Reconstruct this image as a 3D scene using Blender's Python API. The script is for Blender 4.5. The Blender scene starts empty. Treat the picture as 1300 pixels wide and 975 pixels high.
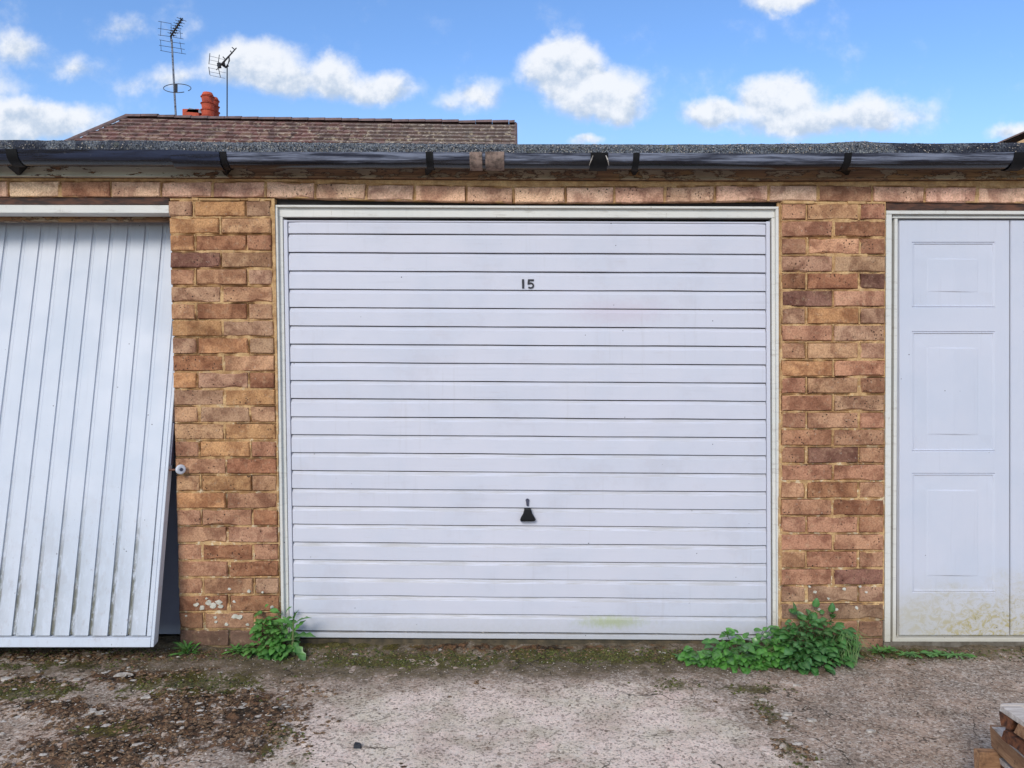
import bpy, bmesh, math, random
import numpy as np
from mathutils import Vector, Matrix, Euler
R = math.radians
rnd = random.Random(15)
S = bpy.context.scene
COL = S.collection

# ------------------------------------------------------------------ camera
F = 975.0; PITCH = R(1.75); CAM = Vector((0.0, -3.33, 1.27))
cd = bpy.data.cameras.new('camera'); cam = bpy.data.objects.new('camera', cd); COL.objects.link(cam)
cd.sensor_width = 36; cd.lens = F / 1300 * 36; cd.clip_start = 0.05; cd.clip_end = 2000
cam.location = CAM; cam.rotation_euler = (R(90) - PITCH, 0, 0)
S.camera = cam
S.render.resolution_x = 1024; S.render.resolution_y = 768
S.view_settings.view_transform = 'Standard'; S.view_settings.look = 'None'
S.view_settings.exposure = 0.36; S.view_settings.gamma = 1

# ------------------------------------------------------------------ node helper
class NT:
    def __init__(s, tree):
        s.t = tree; tree.nodes.clear()
    def n(s, typ, **kw):
        nd = s.t.nodes.new(typ)
        for k, v in kw.items():
            setattr(nd, k, v)
        return nd
    def put(s, sock, v):
        if v is None: return
        if isinstance(v, bpy.types.NodeSocket): s.t.links.new(v, sock)
        elif isinstance(v, (tuple, list)):
            if sock.type == 'RGBA' and len(v) == 3: v = (*v, 1)
            sock.default_value = v
        else: sock.default_value = v
    def m(s, op, a, b=None, c=None, clamp=False):
        nd = s.n('ShaderNodeMath', operation=op); nd.use_clamp = clamp
        for i, v in enumerate((a, b, c)): s.put(nd.inputs[i], v) if v is not None else None
        return nd.outputs[0]
    def v(s, op, a, b=None, scale=None):
        nd = s.n('ShaderNodeVectorMath', operation=op)
        s.put(nd.inputs[0], a)
        if b is not None: s.put(nd.inputs[1], b)
        if scale is not None: s.put(nd.inputs['Scale'], scale)
        return nd.outputs['Value'] if op in ('LENGTH', 'DOT_PRODUCT', 'DISTANCE') else nd.outputs[0]
    def mix(s, f, a, b, mode='MIX'):
        nd = s.n('ShaderNodeMix', data_type='RGBA', blend_type=mode)
        s.put(nd.inputs[0], f); s.put(nd.inputs[6], a); s.put(nd.inputs[7], b)
        return nd.outputs[2]
    def noise(s, vec, scale, detail=3, rough=.55, dist=0, out='Fac'):
        nd = s.n('ShaderNodeTexNoise'); s.put(nd.inputs['Vector'], vec)
        nd.inputs['Scale'].default_value = scale; nd.inputs['Detail'].default_value = detail
        nd.inputs['Roughness'].default_value = rough; nd.inputs['Distortion'].default_value = dist
        return nd.outputs[out]
    def voro(s, vec, scale, feature='F1', out='Distance', rand=1):
        nd = s.n('ShaderNodeTexVoronoi', feature=feature); s.put(nd.inputs['Vector'], vec)
        nd.inputs['Scale'].default_value = scale; nd.inputs['Randomness'].default_value = rand
        return nd.outputs[out]
    def ss(s, x, lo, hi, a=0., b=1.):
        nd = s.n('ShaderNodeMapRange', interpolation_type='SMOOTHSTEP')
        s.put(nd.inputs[0], x); nd.inputs[1].default_value = lo; nd.inputs[2].default_value = hi
        nd.inputs[3].default_value = a; nd.inputs[4].default_value = b
        return nd.outputs[0]
    def xyz(s, vec):
        nd = s.n('ShaderNodeSeparateXYZ'); s.put(nd.inputs[0], vec); return nd.outputs
    def comb(s, x, y, z):
        nd = s.n('ShaderNodeCombineXYZ')
        for i, v in enumerate((x, y, z)): s.put(nd.inputs[i], v)
        return nd.outputs[0]
    def pos(s): return s.n('ShaderNodeNewGeometry').outputs['Position']
    def nor(s): return s.n('ShaderNodeNewGeometry').outputs['True Normal']
    def attr(s, name, out='Fac'): return s.n('ShaderNodeAttribute', attribute_name=name).outputs[out]
    def objcol(s): return s.n('ShaderNodeObjectInfo').outputs['Color']
    def objrand(s): return s.n('ShaderNodeObjectInfo').outputs['Random']
    def bump(s, h, strength=.3, dist=.002):
        nd = s.n('ShaderNodeBump'); nd.inputs['Strength'].default_value = strength
        nd.inputs['Distance'].default_value = dist; s.put(nd.inputs['Height'], h); return nd.outputs[0]
    def out(s, col, rough=.7, normal=None, metallic=0, spec=None, trans=None):
        b = s.n('ShaderNodeBsdfPrincipled'); o = s.n('ShaderNodeOutputMaterial')
        s.put(b.inputs['Base Color'], col); s.put(b.inputs['Roughness'], rough); s.put(b.inputs['Metallic'], metallic)
        if spec is not None: s.put(b.inputs['Specular IOR Level'], spec)
        if normal is not None: s.t.links.new(normal, b.inputs['Normal'])
        s.t.links.new(b.outputs[0], o.inputs[0]); return b

# ------------------------------------------------------------------ world: sky with clouds
SUN_EL, SUN_AZ = 31.0, 200.0         # azimuth clockwise from +Y
W = bpy.data.worlds.new('World'); S.world = W; W.use_nodes = True
n = NT(W.node_tree)
sky = n.n('ShaderNodeTexSky', sky_type='NISHITA'); sky.sun_disc = False
sky.sun_elevation = R(SUN_EL); sky.sun_rotation = R(SUN_AZ)
sky.air_density = 1.0; sky.dust_density = .6; sky.ozone_density = 1.0
d = n.n('ShaderNodeTexCoord').outputs['Generated']
dx, dy, dz = n.xyz(d)
dys = n.m('MAXIMUM', dy, .05)
u = n.m('DIVIDE', dx, dys); vv = n.m('DIVIDE', dz, dys)
uv = n.comb(u, vv, 0.0)
warp = n.noise(uv, 9, 5, .6, out='Color')
warp2 = n.noise(uv, 30, 6, .65, out='Color')
uvw = n.v('ADD', uv, n.v('SCALE', n.v('SUBTRACT', warp, (.5, .5, .5)), scale=.050))
uvw = n.v('ADD', uvw, n.v('SCALE', n.v('SUBTRACT', warp2, (.5, .5, .5)), scale=.016))
# (u, v, half width, half height, strength) of each cloud seen above the roofs, as tangents of azimuth and elevation
def cl(px, py, w, h, s=1.0): return ((px - 650) / F, (457.7 - py) / F, w * 1.08 / F, h * 1.08 / F, s)
CL = [cl(30, 62, 56, 22, .55), cl(95, 88, 50, 18, .55), cl(60, 152, 78, 25, 1.15), cl(10, 168, 50, 20, 1.0), cl(168, 34, 52, 20, .5), cl(230, 42, 30, 18, .3),
      cl(235, 98, 45, 16, .55), cl(185, 108, 30, 14, .35), cl(318, 84, 66, 32, 1.05), cl(360, 105, 60, 24, .95), cl(425, 98, 36, 26, 1.05), cl(480, 114, 62, 20, .9),
      cl(600, 118, 42, 22, .72), cl(570, 128, 25, 16, .5), cl(715, 92, 52, 34, 1.35), cl(760, 118, 66, 34, 1.15), cl(790, 140, 44, 18, .75), cl(740, 178, 26, 7, .6),
      cl(905, 148, 42, 18, .9), cl(985, 124, 56, 30, 1.3), cl(1010, 158, 84, 24, .95), cl(1100, 148, 66, 24, .95), cl(1160, 158, 40, 22, .5), cl(990, 6, 50, 16, .95),
      cl(1285, 170, 42, 12, .7), cl(1400, 120, 90, 34, 1.), cl(-120, 110, 120, 40, 1.), cl(-60, -60, 120, 40, .7), cl(1500, -30, 120, 50, .8)]
cube = None; wsum = None; ysum = None
for (a, b, hw, hh, st) in CL:
    q = n.v('MULTIPLY', n.v('SUBTRACT', uvw, (a, b, 0)), (1 / hw, 1 / hh, 0))
    e = n.m('MAXIMUM', n.m('MULTIPLY', n.m('SUBTRACT', 1.25, n.v('LENGTH', q)), st), 0.0)
    yy = n.xyz(q)[1]; w2_ = n.m('MULTIPLY', e, e); w3_ = n.m('MULTIPLY', w2_, e); wy = n.m('MULTIPLY', w2_, yy)
    cube = w3_ if cube is None else n.m('ADD', cube, w3_)
    wsum = w2_ if wsum is None else n.m('ADD', wsum, w2_)
    ysum = wy if ysum is None else n.m('ADD', ysum, wy)
mask = n.m('POWER', cube, .3333); top = n.m('DIVIDE', ysum, n.m('ADD', wsum, .02))
fn = n.noise(uv, 13, 9, .60)
dens = n.ss(n.m('ADD', mask, n.m('MULTIPLY', n.m('SUBTRACT', fn, .5), 1.35)), .03, .74)
dens = n.m('MULTIPLY', n.m('POWER', dens, 1.15), n.m('GREATER_THAN', dy, .06))
# the rest of the dome: unseen fair-weather clouds, spread wider for whiter fill light
dzs = n.m('ADD', n.m('MAXIMUM', dz, 0.0), .18)
pl = n.comb(n.m('DIVIDE', dx, dzs), n.m('DIVIDE', dy, dzs), 0.0)
gen = n.ss(n.noise(pl, 1.7, 6, .6), .44, .60)
inwin = n.m('MULTIPLY', n.m('MULTIPLY', n.m('LESS_THAN', n.m('ABSOLUTE', u), 1.0), n.m('LESS_THAN', vv, .62)), n.m('GREATER_THAN', dy, .06))
gen = n.m('MULTIPLY', gen, n.m('SUBTRACT', 1.0, inwin))
gen = n.m('MULTIPLY', gen, n.ss(dz, 0.0, .1))
fn2 = n.noise(n.v('ADD', uv, (-.007, .015, 0)), 13, 9, .60)
shade = n.ss(n.m('ADD', n.m('MULTIPLY', top, .75), n.m('MULTIPLY', n.m('SUBTRACT', fn, fn2), 4.5)), -.80, .35)
ccol = n.mix(shade, (2.75, 3.3, 4.1), (4.8, 4.95, 5.2))
skyc = n.mix(1.0, sky.outputs[0], (.66, .86, 1.12), 'MULTIPLY')
skyc = n.mix(n.m('MULTIPLY', n.ss(vv, .42, .10), .6), skyc, (2.75, 4.0, 5.0))
c1 = n.mix(n.m('MULTIPLY', dens, .95), skyc, ccol)
c2 = n.mix(gen, c1, (4.2, 4.4, 4.7))
bg = n.n('ShaderNodeBackground'); wo = n.n('ShaderNodeOutputWorld')
n.put(bg.inputs[0], c2); bg.inputs[1].default_value = .15
n.t.links.new(bg.outputs[0], wo.inputs[0])
W.cycles.sampling_method = 'MANUAL'; W.cycles.sample_map_resolution = 1024

# sun: high thin light filtered by cloud, from behind the camera
sd = bpy.data.lights.new('sun', 'SUN'); sd.energy = 1.75; sd.angle = R(18); sd.color = (1, .93, .82)
sun = bpy.data.objects.new('sun', sd); COL.objects.link(sun)
sdir = Vector((math.sin(R(SUN_AZ)) * math.cos(R(SUN_EL)), math.cos(R(SUN_AZ)) * math.cos(R(SUN_EL)), math.sin(R(SUN_EL))))
sun.rotation_euler = sdir.to_track_quat('Z', 'Y').to_euler(); sun.location = sdir * 20

# ------------------------------------------------------------------ helpers
cp, sp = math.cos(PITCH), math.sin(PITCH)
def ray(px, py):
    a = (px - 650) / F; b = -(py - 487.5) / F
    return Vector((a, cp + b * sp, -sp + b * cp))
def P(px, py, y=0.0):
    r = ray(px, py); return CAM + r * ((y - CAM.y) / r.y)
def G(px, py, z=0.0):
    r = ray(px, py); return CAM + r * ((z - CAM.z) / r.z)
def lerp(tab, x):
    return float(np.interp(x, [t[0] for t in tab], [t[1] for t in tab]))

WL = {}
def wloc(o): return WL.get(o.name, Vector((0, 0, 0))) if o else Vector((0, 0, 0))
def setp(o, parent, w):
    if parent: o.parent = parent
    o.location = Vector(w) - wloc(parent); WL[o.name] = Vector(w)
def tag(o, label=None, cat=None, group=None, kind=None):
    if label: o['label'] = label
    if cat: o['category'] = cat
    if group: o['group'] = group
    if kind: o['kind'] = kind
    return o
def empty(name, w, label=None, cat=None, group=None, parent=None):
    o = bpy.data.objects.new(name, None); COL.objects.link(o); o.empty_display_size = .1
    setp(o, parent, w); return tag(o, label, cat, group)
def link_mesh(name, me, w, parent=None, rot=None, scale=None, color=None):
    o = bpy.data.objects.new(name, me); COL.objects.link(o); setp(o, parent, w)
    if rot is not None: o.rotation_euler = rot
    if scale is not None: o.scale = scale
    if color is not None: o.color = (*color, 1)
    return o
def mk(name, vs, fs, mat, parent=None, smooth=False, origin=None, attr=None, mats=None, fm=None):
    """one mesh object from world-space vertices"""
    v = np.array([tuple(p) for p in vs], dtype=float)
    if origin is None:
        lo, hi = v.min(0), v.max(0); origin = Vector(((lo[0] + hi[0]) / 2, (lo[1] + hi[1]) / 2, lo[2]))
    me = bpy.data.meshes.new(name); me.from_pydata([tuple(p) for p in (v - np.array(origin))], [], fs)
    for m_ in (mats or [mat]): me.materials.append(m_)
    if fm is not None: me.polygons.foreach_set('material_index', fm)
    if smooth: me.polygons.foreach_set('use_smooth', [True] * len(me.polygons))
    if attr:
        for k, vals in attr.items():
            a = me.attributes.new(k, 'FLOAT', 'POINT'); a.data.foreach_set('value', list(vals))
    me.update()
    return link_mesh(name, me, origin, parent)
class MB:
    """collects simple solids in world space"""
    def __init__(s): s.v = []; s.f = []
    def add(s, vs, fs):
        k = len(s.v); s.v += [tuple(p) for p in vs]; s.f += [tuple(i + k for i in f) for f in fs]; return s
    def hexa(s, c):   # 8 corners: front 4 (ccw from bottom left), back 4
        return s.add(c, [(0, 1, 2, 3), (5, 4, 7, 6), (1, 5, 6, 2), (4, 0, 3, 7), (3, 2, 6, 7), (4, 5, 1, 0)])
    def box(s, x0, x1, y0, y1, z0, z1, b=0.0):
        if b <= 0:
            return s.hexa([(x0, y0, z0), (x1, y0, z0), (x1, y0, z1), (x0, y0, z1), (x0, y1, z0), (x1, y1, z0), (x1, y1, z1), (x0, y1, z1)])
        bm = bmesh.new(); bmesh.ops.create_cube(bm, size=1)
        for w in bm.verts: w.co = Vector(((x0 + x1) / 2 + w.co.x * (x1 - x0), (y0 + y1) / 2 + w.co.y * (y1 - y0), (z0 + z1) / 2 + w.co.z * (z1 - z0)))
        bmesh.ops.bevel(bm, geom=bm.edges[:], offset=b, segments=1, affect='EDGES')
        bm.verts.index_update(); s.add([w.co[:] for w in bm.verts], [[w.index for w in f.verts] for f in bm.faces]); bm.free(); return s
    def quad(s, tl, tr, br, bl, yf, yb, b=.0015):
        """solid whose front face fills four picture corners on the plane y=yf, going back to yb"""
        c = [P(*bl, yf), P(*br, yf), P(*tr, yf), P(*tl, yf)]
        k = [Vector((p.x, yb, p.z)) for p in c]
        bm = bmesh.new(); vs = [bm.verts.new(p) for p in c + k]
        for f in [(0, 1, 2, 3), (5, 4, 7, 6), (1, 5, 6, 2), (4, 0, 3, 7), (3, 2, 6, 7), (4, 5, 1, 0)]: bm.faces.new([vs[i] for i in f])
        if b > 0: bmesh.ops.bevel(bm, geom=bm.edges[:], offset=b, segments=1, affect='EDGES')
        bm.verts.index_update(); s.add([w.co[:] for w in bm.verts], [[w.index for w in f.verts] for f in bm.faces]); bm.free(); return s
    def tube(s, pts, r, seg=6, closed=False, caps=True):
        pts = [Vector(p) for p in pts]; N_ = len(pts); rr = r if isinstance(r, (list, tuple)) else [r] * N_
        rings = []; up = Vector((0, 0, 1)); vs = []
        for i, p in enumerate(pts):
            a = pts[(i - 1) % N_] if (closed or i > 0) else p; c = pts[(i + 1) % N_] if (closed or i < N_ - 1) else p
            t = (c - a).normalized(); q = up if abs(t.dot(up)) < .95 else Vector((1, 0, 0))
            e1 = t.cross(q).normalized(); e2 = t.cross(e1)
            for k in range(seg):
                an = 2 * math.pi * k / seg; vs.append(p + e1 * math.cos(an) * rr[i] + e2 * math.sin(an) * rr[i])
        fs = []
        for i in range(N_ if closed else N_ - 1):
            j = (i + 1) % N_
            for k in range(seg): fs.append((i * seg + k, i * seg + (k + 1) % seg, j * seg + (k + 1) % seg, j * seg + k))
        if caps and not closed: fs.append(tuple(range(seg))[::-1]); fs.append(tuple((N_ - 1) * seg + k for k in range(seg)))
        return s.add(vs, fs)
    def build(s, name, mat, parent=None, smooth=False, **kw): return mk(name, s.v, s.f, mat, parent, smooth, **kw)

_rs = np.random.RandomState(7); _tab = _rs.rand(256, 256)
def vnoise(x, y):
    xi = np.floor(x).astype(int); yi = np.floor(y).astype(int); fx = x - xi; fy = y - yi
    fx = fx * fx * (3 - 2 * fx); fy = fy * fy * (3 - 2 * fy)
    g = lambda a, b: _tab[a & 255, b & 255]
    return (g(xi, yi) * (1 - fx) + g(xi + 1, yi) * fx) * (1 - fy) + (g(xi, yi + 1) * (1 - fx) + g(xi + 1, yi + 1) * fx) * fy
def fbm(x, y, o=4, r=.5):
    t = 0; a = 1; s_ = 0
    for i in range(o): t = t + a * vnoise(x * 2 ** i + 17.3 * i, y * 2 ** i + 5.1 * i); s_ += a; a *= r
    return t / s_
def sg(r, g, b):   # sRGB 0..255 to linear
    f = lambda c: c / 255 / 12.92 if c / 255 <= .04045 else ((c / 255 + .055) / 1.055) ** 2.4
    return (f(r), f(g), f(b))
def newmat(name):
    m_ = bpy.data.materials.new(name); m_.use_nodes = True; return m_, NT(m_.node_tree)

# ------------------------------------------------------------------ materials
def m_brick():
    m_, n = newmat('brick'); p = n.pos(); c = n.objcol()
    rr = n.objrand(); off = n.comb(n.m('MULTIPLY', rr, 31.0), 0.0, n.m('MULTIPLY', rr, 17.0))
    q = n.v('ADD', p, off)
    big = n.noise(q, 11, 3, .6, .6); fine = n.noise(q, 140, 4, .7); mid = n.noise(q, 38, 3, .6)
    col = n.mix(n.ss(big, .38, .66), n.mix(1.0, c, (1.10, 1.06, 1.02), 'MULTIPLY'), n.mix(1.0, c, (.60, .50, .48), 'MULTIPLY'))
    col = n.mix(n.ss(mid, .5, .8, 0, .5), col, (.50, .33, .20))
    col = n.mix(n.ss(fine, .42, .62, 0, .62), col, n.mix(1.0, col, (.52, .49, .47), 'MULTIPLY'))
    col = n.mix(n.ss(n.noise(q, 90, 3, .7), .58, .68, 0, .4), col, n.mix(1.0, col, (1.45, 1.42, 1.38), 'MULTIPLY'))
    vd = n.voro(n.v('ADD', q, n.v('SCALE', n.noise(q, 60, 2, out='Color'), scale=.014)), 68)
    pick = n.m('MULTIPLY', n.ss(n.noise(q, 14, 2), .42, .58), n.ss(n.m('FRACT', n.m('MULTIPLY', rr, 7.3)), .15, .5, .25, 1.0))
    pit = n.m('MULTIPLY', n.ss(vd, .27, .12), pick)
    vd2 = n.voro(q, 260); grit = n.m('MULTIPLY', n.ss(vd2, .25, .1), n.ss(n.noise(q, 20, 2), .5, .62))
    col = n.mix(pit, col, (.035, .022, .018)); col = n.mix(n.m('MULTIPLY', grit, .75), col, (.05, .035, .03))
    # weathering near the ground: grey green bloom
    z = n.xyz(p)[2]
    col = n.mix(n.m('MULTIPLY', n.ss(n.m('ADD', z, n.m('MULTIPLY', mid, .12)), .38, .02), .45), col, (.12, .10, .065))
    col = n.mix(n.ss(n.noise(p, 55, 4, .7), .62, .72, 0, .45), col, (.46, .40, .32))
    st = n.ss(n.noise(p, 3.4, 5, .7), .50, .68, 0, .55); col = n.mix(st, col, n.mix(1.0, col, (.52, .46, .42), 'MULTIPLY'))
    h = n.m('SUBTRACT', n.m('ADD', n.m('MULTIPLY', fine, .5), n.m('MULTIPLY', mid, .6)), n.m('ADD', n.m('MULTIPLY', pit, 1.5), grit))
    n.out(col, .92, n.bump(h, .7, .002), spec=.2); return m_
def m_mortar():
    m_, n = newmat('mortar'); p = n.pos()
    a = n.noise(p, 16, 4, .6); b = n.noise(p, 160, 3, .7)
    col = n.mix(n.ss(a, .3, .7), sg(208, 172, 124), sg(168, 130, 90))
    col = n.mix(n.ss(b, .4, .8, 0, .5), col, sg(110, 82, 55))
    z = n.xyz(p)[2]
    wh = n.m('MULTIPLY', n.ss(n.noise(p, 34, 4, .65), .55, .63), n.ss(z, 1.5, .5, .12, 1.0))
    col = n.mix(n.m('MULTIPLY', wh, .85), col, sg(214, 198, 168))
    col = n.mix(n.ss(z, .16, .0, 0, .75), col, (.06, .05, .03))
    n.out(col, .95, n.bump(b, .8, .002), spec=.15); return m_
def m_paint(name, base, kind):
    m_, n = newmat(name); p = n.pos(); x, y, z = n.xyz(p)
    nz = n.xyz(n.nor())[2]
    soft = n.noise(p, 3.2, 3, .6); streak = n.noise(n.v('MULTIPLY', p, (3, 1, 60) if kind == 'slat' else (60, 1, 3)), 1, 4, .6)
    col = n.mix(n.ss(soft, .35, .7), base, tuple(c * f for c, f in zip(base, (.93, .955, .97))))
    col = n.mix(n.ss(streak, .55, .8, 0, .28), col, tuple(c * .74 for c in base))
    fine = n.noise(p, 60, 5, .7)
    if kind == 'slat':
        low = n.ss(z, 1.6, .25)
        up = n.ss(nz, .12, .3)
        dirt = n.m('MULTIPLY', n.m('MULTIPLY', up, n.ss(n.noise(n.v('MULTIPLY', p, (5, 1, 90)), 1, 5, .7), .36, .66)), n.m('ADD', .15, n.m('MULTIPLY', low, .55)))
        col = n.mix(dirt, col, (.38, .36, .33))
        vs_ = n.m('MULTIPLY', n.ss(n.noise(n.v('MULTIPLY', p, (34, 1, 1.6)), 1, 6, .75), .54, .70), n.ss(n.noise(p, 1.9, 3), .42, .62)); col = n.mix(n.m('MULTIPLY', vs_, .16), col, (.33, .30, .27))
        gp = n.m('MULTIPLY', n.ss(n.noise(p, 3.4, 6, .72), .52, .66), .14); col = n.mix(gp, col, (.40, .35, .36))
        bt = n.m('MULTIPLY', n.ss(n.m('ADD', z, n.m('MULTIPLY', fine, .10)), .22, .06), .35); col = n.mix(bt, col, (.34, .33, .24))
        # pinkish old stain in the upper middle, green algae patch low on the right
        e1 = n.v('LENGTH', n.v('MULTIPLY', n.v('SUBTRACT', p, (.47, 0, 1.48)), (3.2, 0, 12)))
        col = n.mix(n.m('MULTIPLY', n.ss(n.m('ADD', e1, fine), 1.5, .6), .32), col, (.50, .38, .44))
        e2 = n.v('LENGTH', n.v('MULTIPLY', n.v('SUBTRACT', p, (.44, 0, .115)), (4.8, 0, 26)))
        col = n.mix(n.m('MULTIPLY', n.ss(n.m('ADD', e2, n.m('MULTIPLY', n.noise(n.v('MULTIPLY', p, (60, 1, 25)), 1, 5, .7), 1.4)), 1.7, .75), .75), col, (.36, .40, .20))
        sc = n.m('MULTIPLY', n.ss(n.noise(n.v('MULTIPLY', p, (5, 1, 70)), 1, 6, .75), .60, .68), .3)
        col = n.mix(sc, col, (.47, .44, .46))
    if kind == 'ridge':
        g = n.attr('groove')
        low = n.ss(n.m('ADD', z, n.m('MULTIPLY', n.noise(p, 5, 3), .5)), 1.05, .40)
        dirt = n.m('MULTIPLY', n.m('MULTIPLY', g, low), n.ss(n.noise(n.v('MULTIPLY', p, (40, 1, 14)), 1, 5, .75), .34, .54))
        col = n.mix(n.m('MULTIPLY', dirt, 1.0), col, (.09, .085, .045))
        bl = n.m('MULTIPLY', n.m('ADD', n.ss(n.noise(n.v('MULTIPLY', p, (34, 1, 20)), 1, 7, .8), .54, .68), n.ss(n.noise(p, 9, 5, .7), .50, .66, 0, .45)), n.ss(z, 1.15, .25))
        col = n.mix(n.m('MULTIPLY', bl, .48), col, (.37, .34, .345))
        fl = n.m('MULTIPLY', n.ss(n.noise(n.v('MULTIPLY', p, (110, 1, 45)), 1, 3, .6), .70, .74), n.ss(z, 1.3, .3))
        col = n.mix(fl, col, (.10, .09, .08))
    if kind == 'panel':
        al = n.ss(n.m('ADD', z, n.m('MULTIPLY', n.noise(p, 7, 4), .26)), .50, .20)
        ed = n.ss(x, 1.70, 2.08, .25, 1.0)
        e = n.ss(n.noise(n.v('MULTIPLY', p, (22, 1, 30)), 1, 6, .75, 1.2), .44, .6)
        col = n.mix(n.m('MULTIPLY', al, n.m('ADD', .35, n.m('MULTIPLY', n.m('MULTIPLY', e, ed), .65))), col, (.42, .35, .16))
        e3 = n.m('MULTIPLY', n.ss(n.noise(n.v('MULTIPLY', p, (75, 1, 75)), 1, 4, .7, 2.0), .60, .66), al)
        col = n.mix(n.m('MULTIPLY', e3, n.m('MULTIPLY', ed, .8)), col, (.15, .15, .06))
    if kind == 'frame':
        e = n.ss(n.noise(n.v('MULTIPLY', p, (40, 40, 8)), 1, 5, .75), .62, .70)
        col = n.mix(n.m('MULTIPLY', e, .6), col, (.26, .20, .14))
        col = n.mix(n.ss(n.noise(n.v('MULTIPLY', p, (9, 9, 60)), 1, 5, .7), .52, .72, 0, .5), col, (.34, .30, .25))
        col = n.mix(n.ss(n.m('ADD', z, n.m('MULTIPLY', fine, .15)), .32, .08, 0, .5), col, (.42, .36, .24))
    spk = n.m('MULTIPLY', n.ss(n.voro(p, 17), .055, .035), n.ss(n.noise(p, 6, 1), .55, .6))
    col = n.mix(n.m('MULTIPLY', spk, .85), col, (.05, .045, .05))
    wv = n.noise(n.v('MULTIPLY', p, (5, 1, 5)), 1, 2, .5)
    n.out(col, n.ss(soft, .3, .7, .42, .6), n.bump(n.m('ADD', n.m('MULTIPLY', wv, 3.0), n.m('MULTIPLY', fine, .15)), .25, .003), spec=.4); return m_
def m_simple(name, a, b, scale=20, rough=.7, bs=.4, bd=.002, stretch=(1, 1, 1), metallic=0, lo=.35, hi=.7, spec=None):
    m_, n = newmat(name); p = n.v('MULTIPLY', n.pos(), stretch)
    k = n.noise(p, scale, 5, .65)
    n.out(n.mix(n.ss(k, lo, hi), a, b), rough, n.bump(k, bs, bd), metallic, spec); return m_
def m_fascia(name, paint, amount):
    m_, n = newmat(name); p = n.pos(); x, y, z = n.xyz(p)
    g = n.noise(n.v('MULTIPLY', p, (2, 2, 70)), 1, 5, .7)
    wood = n.mix(n.ss(g, .3, .75), sg(158, 122, 90), sg(88, 62, 46))
    wood = n.mix(n.ss(n.noise(p, 2.6, 3), .5, .72, 0, .6), wood, sg(180, 140, 84))
    pk = n.noise(n.v('MULTIPLY', p, (9, 9, 26)), 1, 6, .7)
    mask = n.ss(n.m('ADD', pk, amount), .5, .53)
    rim = n.m('MULTIPLY', n.ss(n.m('ADD', pk, amount), .47, .5), n.m('SUBTRACT', 1.0, mask))
    pc = n.mix(n.ss(n.noise(p, 7, 3), .3, .7), paint, tuple(c * .72 for c in paint))
    col = n.mix(mask, wood, pc); col = n.mix(n.m('MULTIPLY', rim, .8), col, (.03, .02, .015))
    n.out(col, .8, n.bump(n.m('ADD', n.m('MULTIPLY', mask, 1.0), n.m('MULTIPLY', g, .4)), .6, .0025)); return m_
def m_felt():
    m_, n = newmat('mineral_felt'); p = n.pos(); x, y, z = n.xyz(p)
    gr = n.n('ShaderNodeTexVoronoi'); n.put(gr.inputs['Vector'], p); gr.inputs['Scale'].default_value = 210
    g = n.noise(p, 170, 4, .8)
    col = n.mix(n.ss(g, .42, .60), (.014, .018, .028), (.20, .215, .24))
    col = n.mix(n.m('MULTIPLY', n.ss(n.noise(p, 70, 4, .8), .56, .64), .6), col, (.42, .42, .38))
    tar = n.ss(n.m('ADD', x, n.m('MULTIPLY', n.noise(p, 6, 3), .4)), 1.82, 1.86)
    tar = n.m('MULTIPLY', tar, n.ss(n.noise(p, 9, 4, .7), .62, .50))
    lf = n.m('MULTIPLY', n.ss(x, -1.1, -1.9), n.ss(n.noise(n.v('MULTIPLY', p, (1, 1, .5)), 12, 5, .75), .42, .55))
    col = n.mix(n.m('MULTIPLY', n.m('ADD', tar, lf, clamp=True), .85), col, (.012, .015, .03))
    gm = n.ss(n.noise(p, 8, 4, .7), .60, .70, 0, .35)
    col = n.mix(gm, col, (.14, .14, .05))
    n.out(col, .85, n.bump(g, 1, .006)); return m_
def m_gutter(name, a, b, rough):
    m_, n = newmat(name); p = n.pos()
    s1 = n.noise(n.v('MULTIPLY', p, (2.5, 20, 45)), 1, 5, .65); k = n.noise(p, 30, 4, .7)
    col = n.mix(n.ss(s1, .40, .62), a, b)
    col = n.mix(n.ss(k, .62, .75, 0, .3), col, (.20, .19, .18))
    lit_side = n.ss(n.m('ADD', n.xyz(n.nor())[2], n.m('MULTIPLY', n.m('SUBTRACT', s1, .5), .5)), -.75, -.35)  # painted shading: underside kept black as shade, sky sheen coloured onto the outer side
    col = n.mix(lit_side, (.006, .007, .012), col)
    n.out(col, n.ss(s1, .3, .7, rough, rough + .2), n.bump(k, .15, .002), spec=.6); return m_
def m_leaf(name, a, b, c):
    m_, n = newmat(name); r_ = n.objrand(); p = n.pos()
    col = n.mix(r_, a, b); col = n.mix(n.ss(n.noise(p, 22, 2), .45, .7, 0, .8), col, c)
    v_ = n.attr('vein'); col = n.mix(n.m('MULTIPLY', v_, .35), col, (.25, .42, .16))
    bs = n.out(col, .30, n.bump(n.noise(p, 130, 3), .3, .001), spec=.5)
    tr = n.n('ShaderNodeBsdfTranslucent'); n.put(tr.inputs[0], n.mix(1.0, col, (1.1, 1.5, .5), 'MULTIPLY'))
    mx = n.n('ShaderNodeMixShader'); mx.inputs[0].default_value = .22
    o = [q for q in n.t.nodes if q.type == 'OUTPUT_MATERIAL'][0]
    n.t.links.new(bs.outputs[0], mx.inputs[1]); n.t.links.new(tr.outputs[0], mx.inputs[2]); n.t.links.new(mx.outputs[0], o.inputs[0]); return m_
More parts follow.
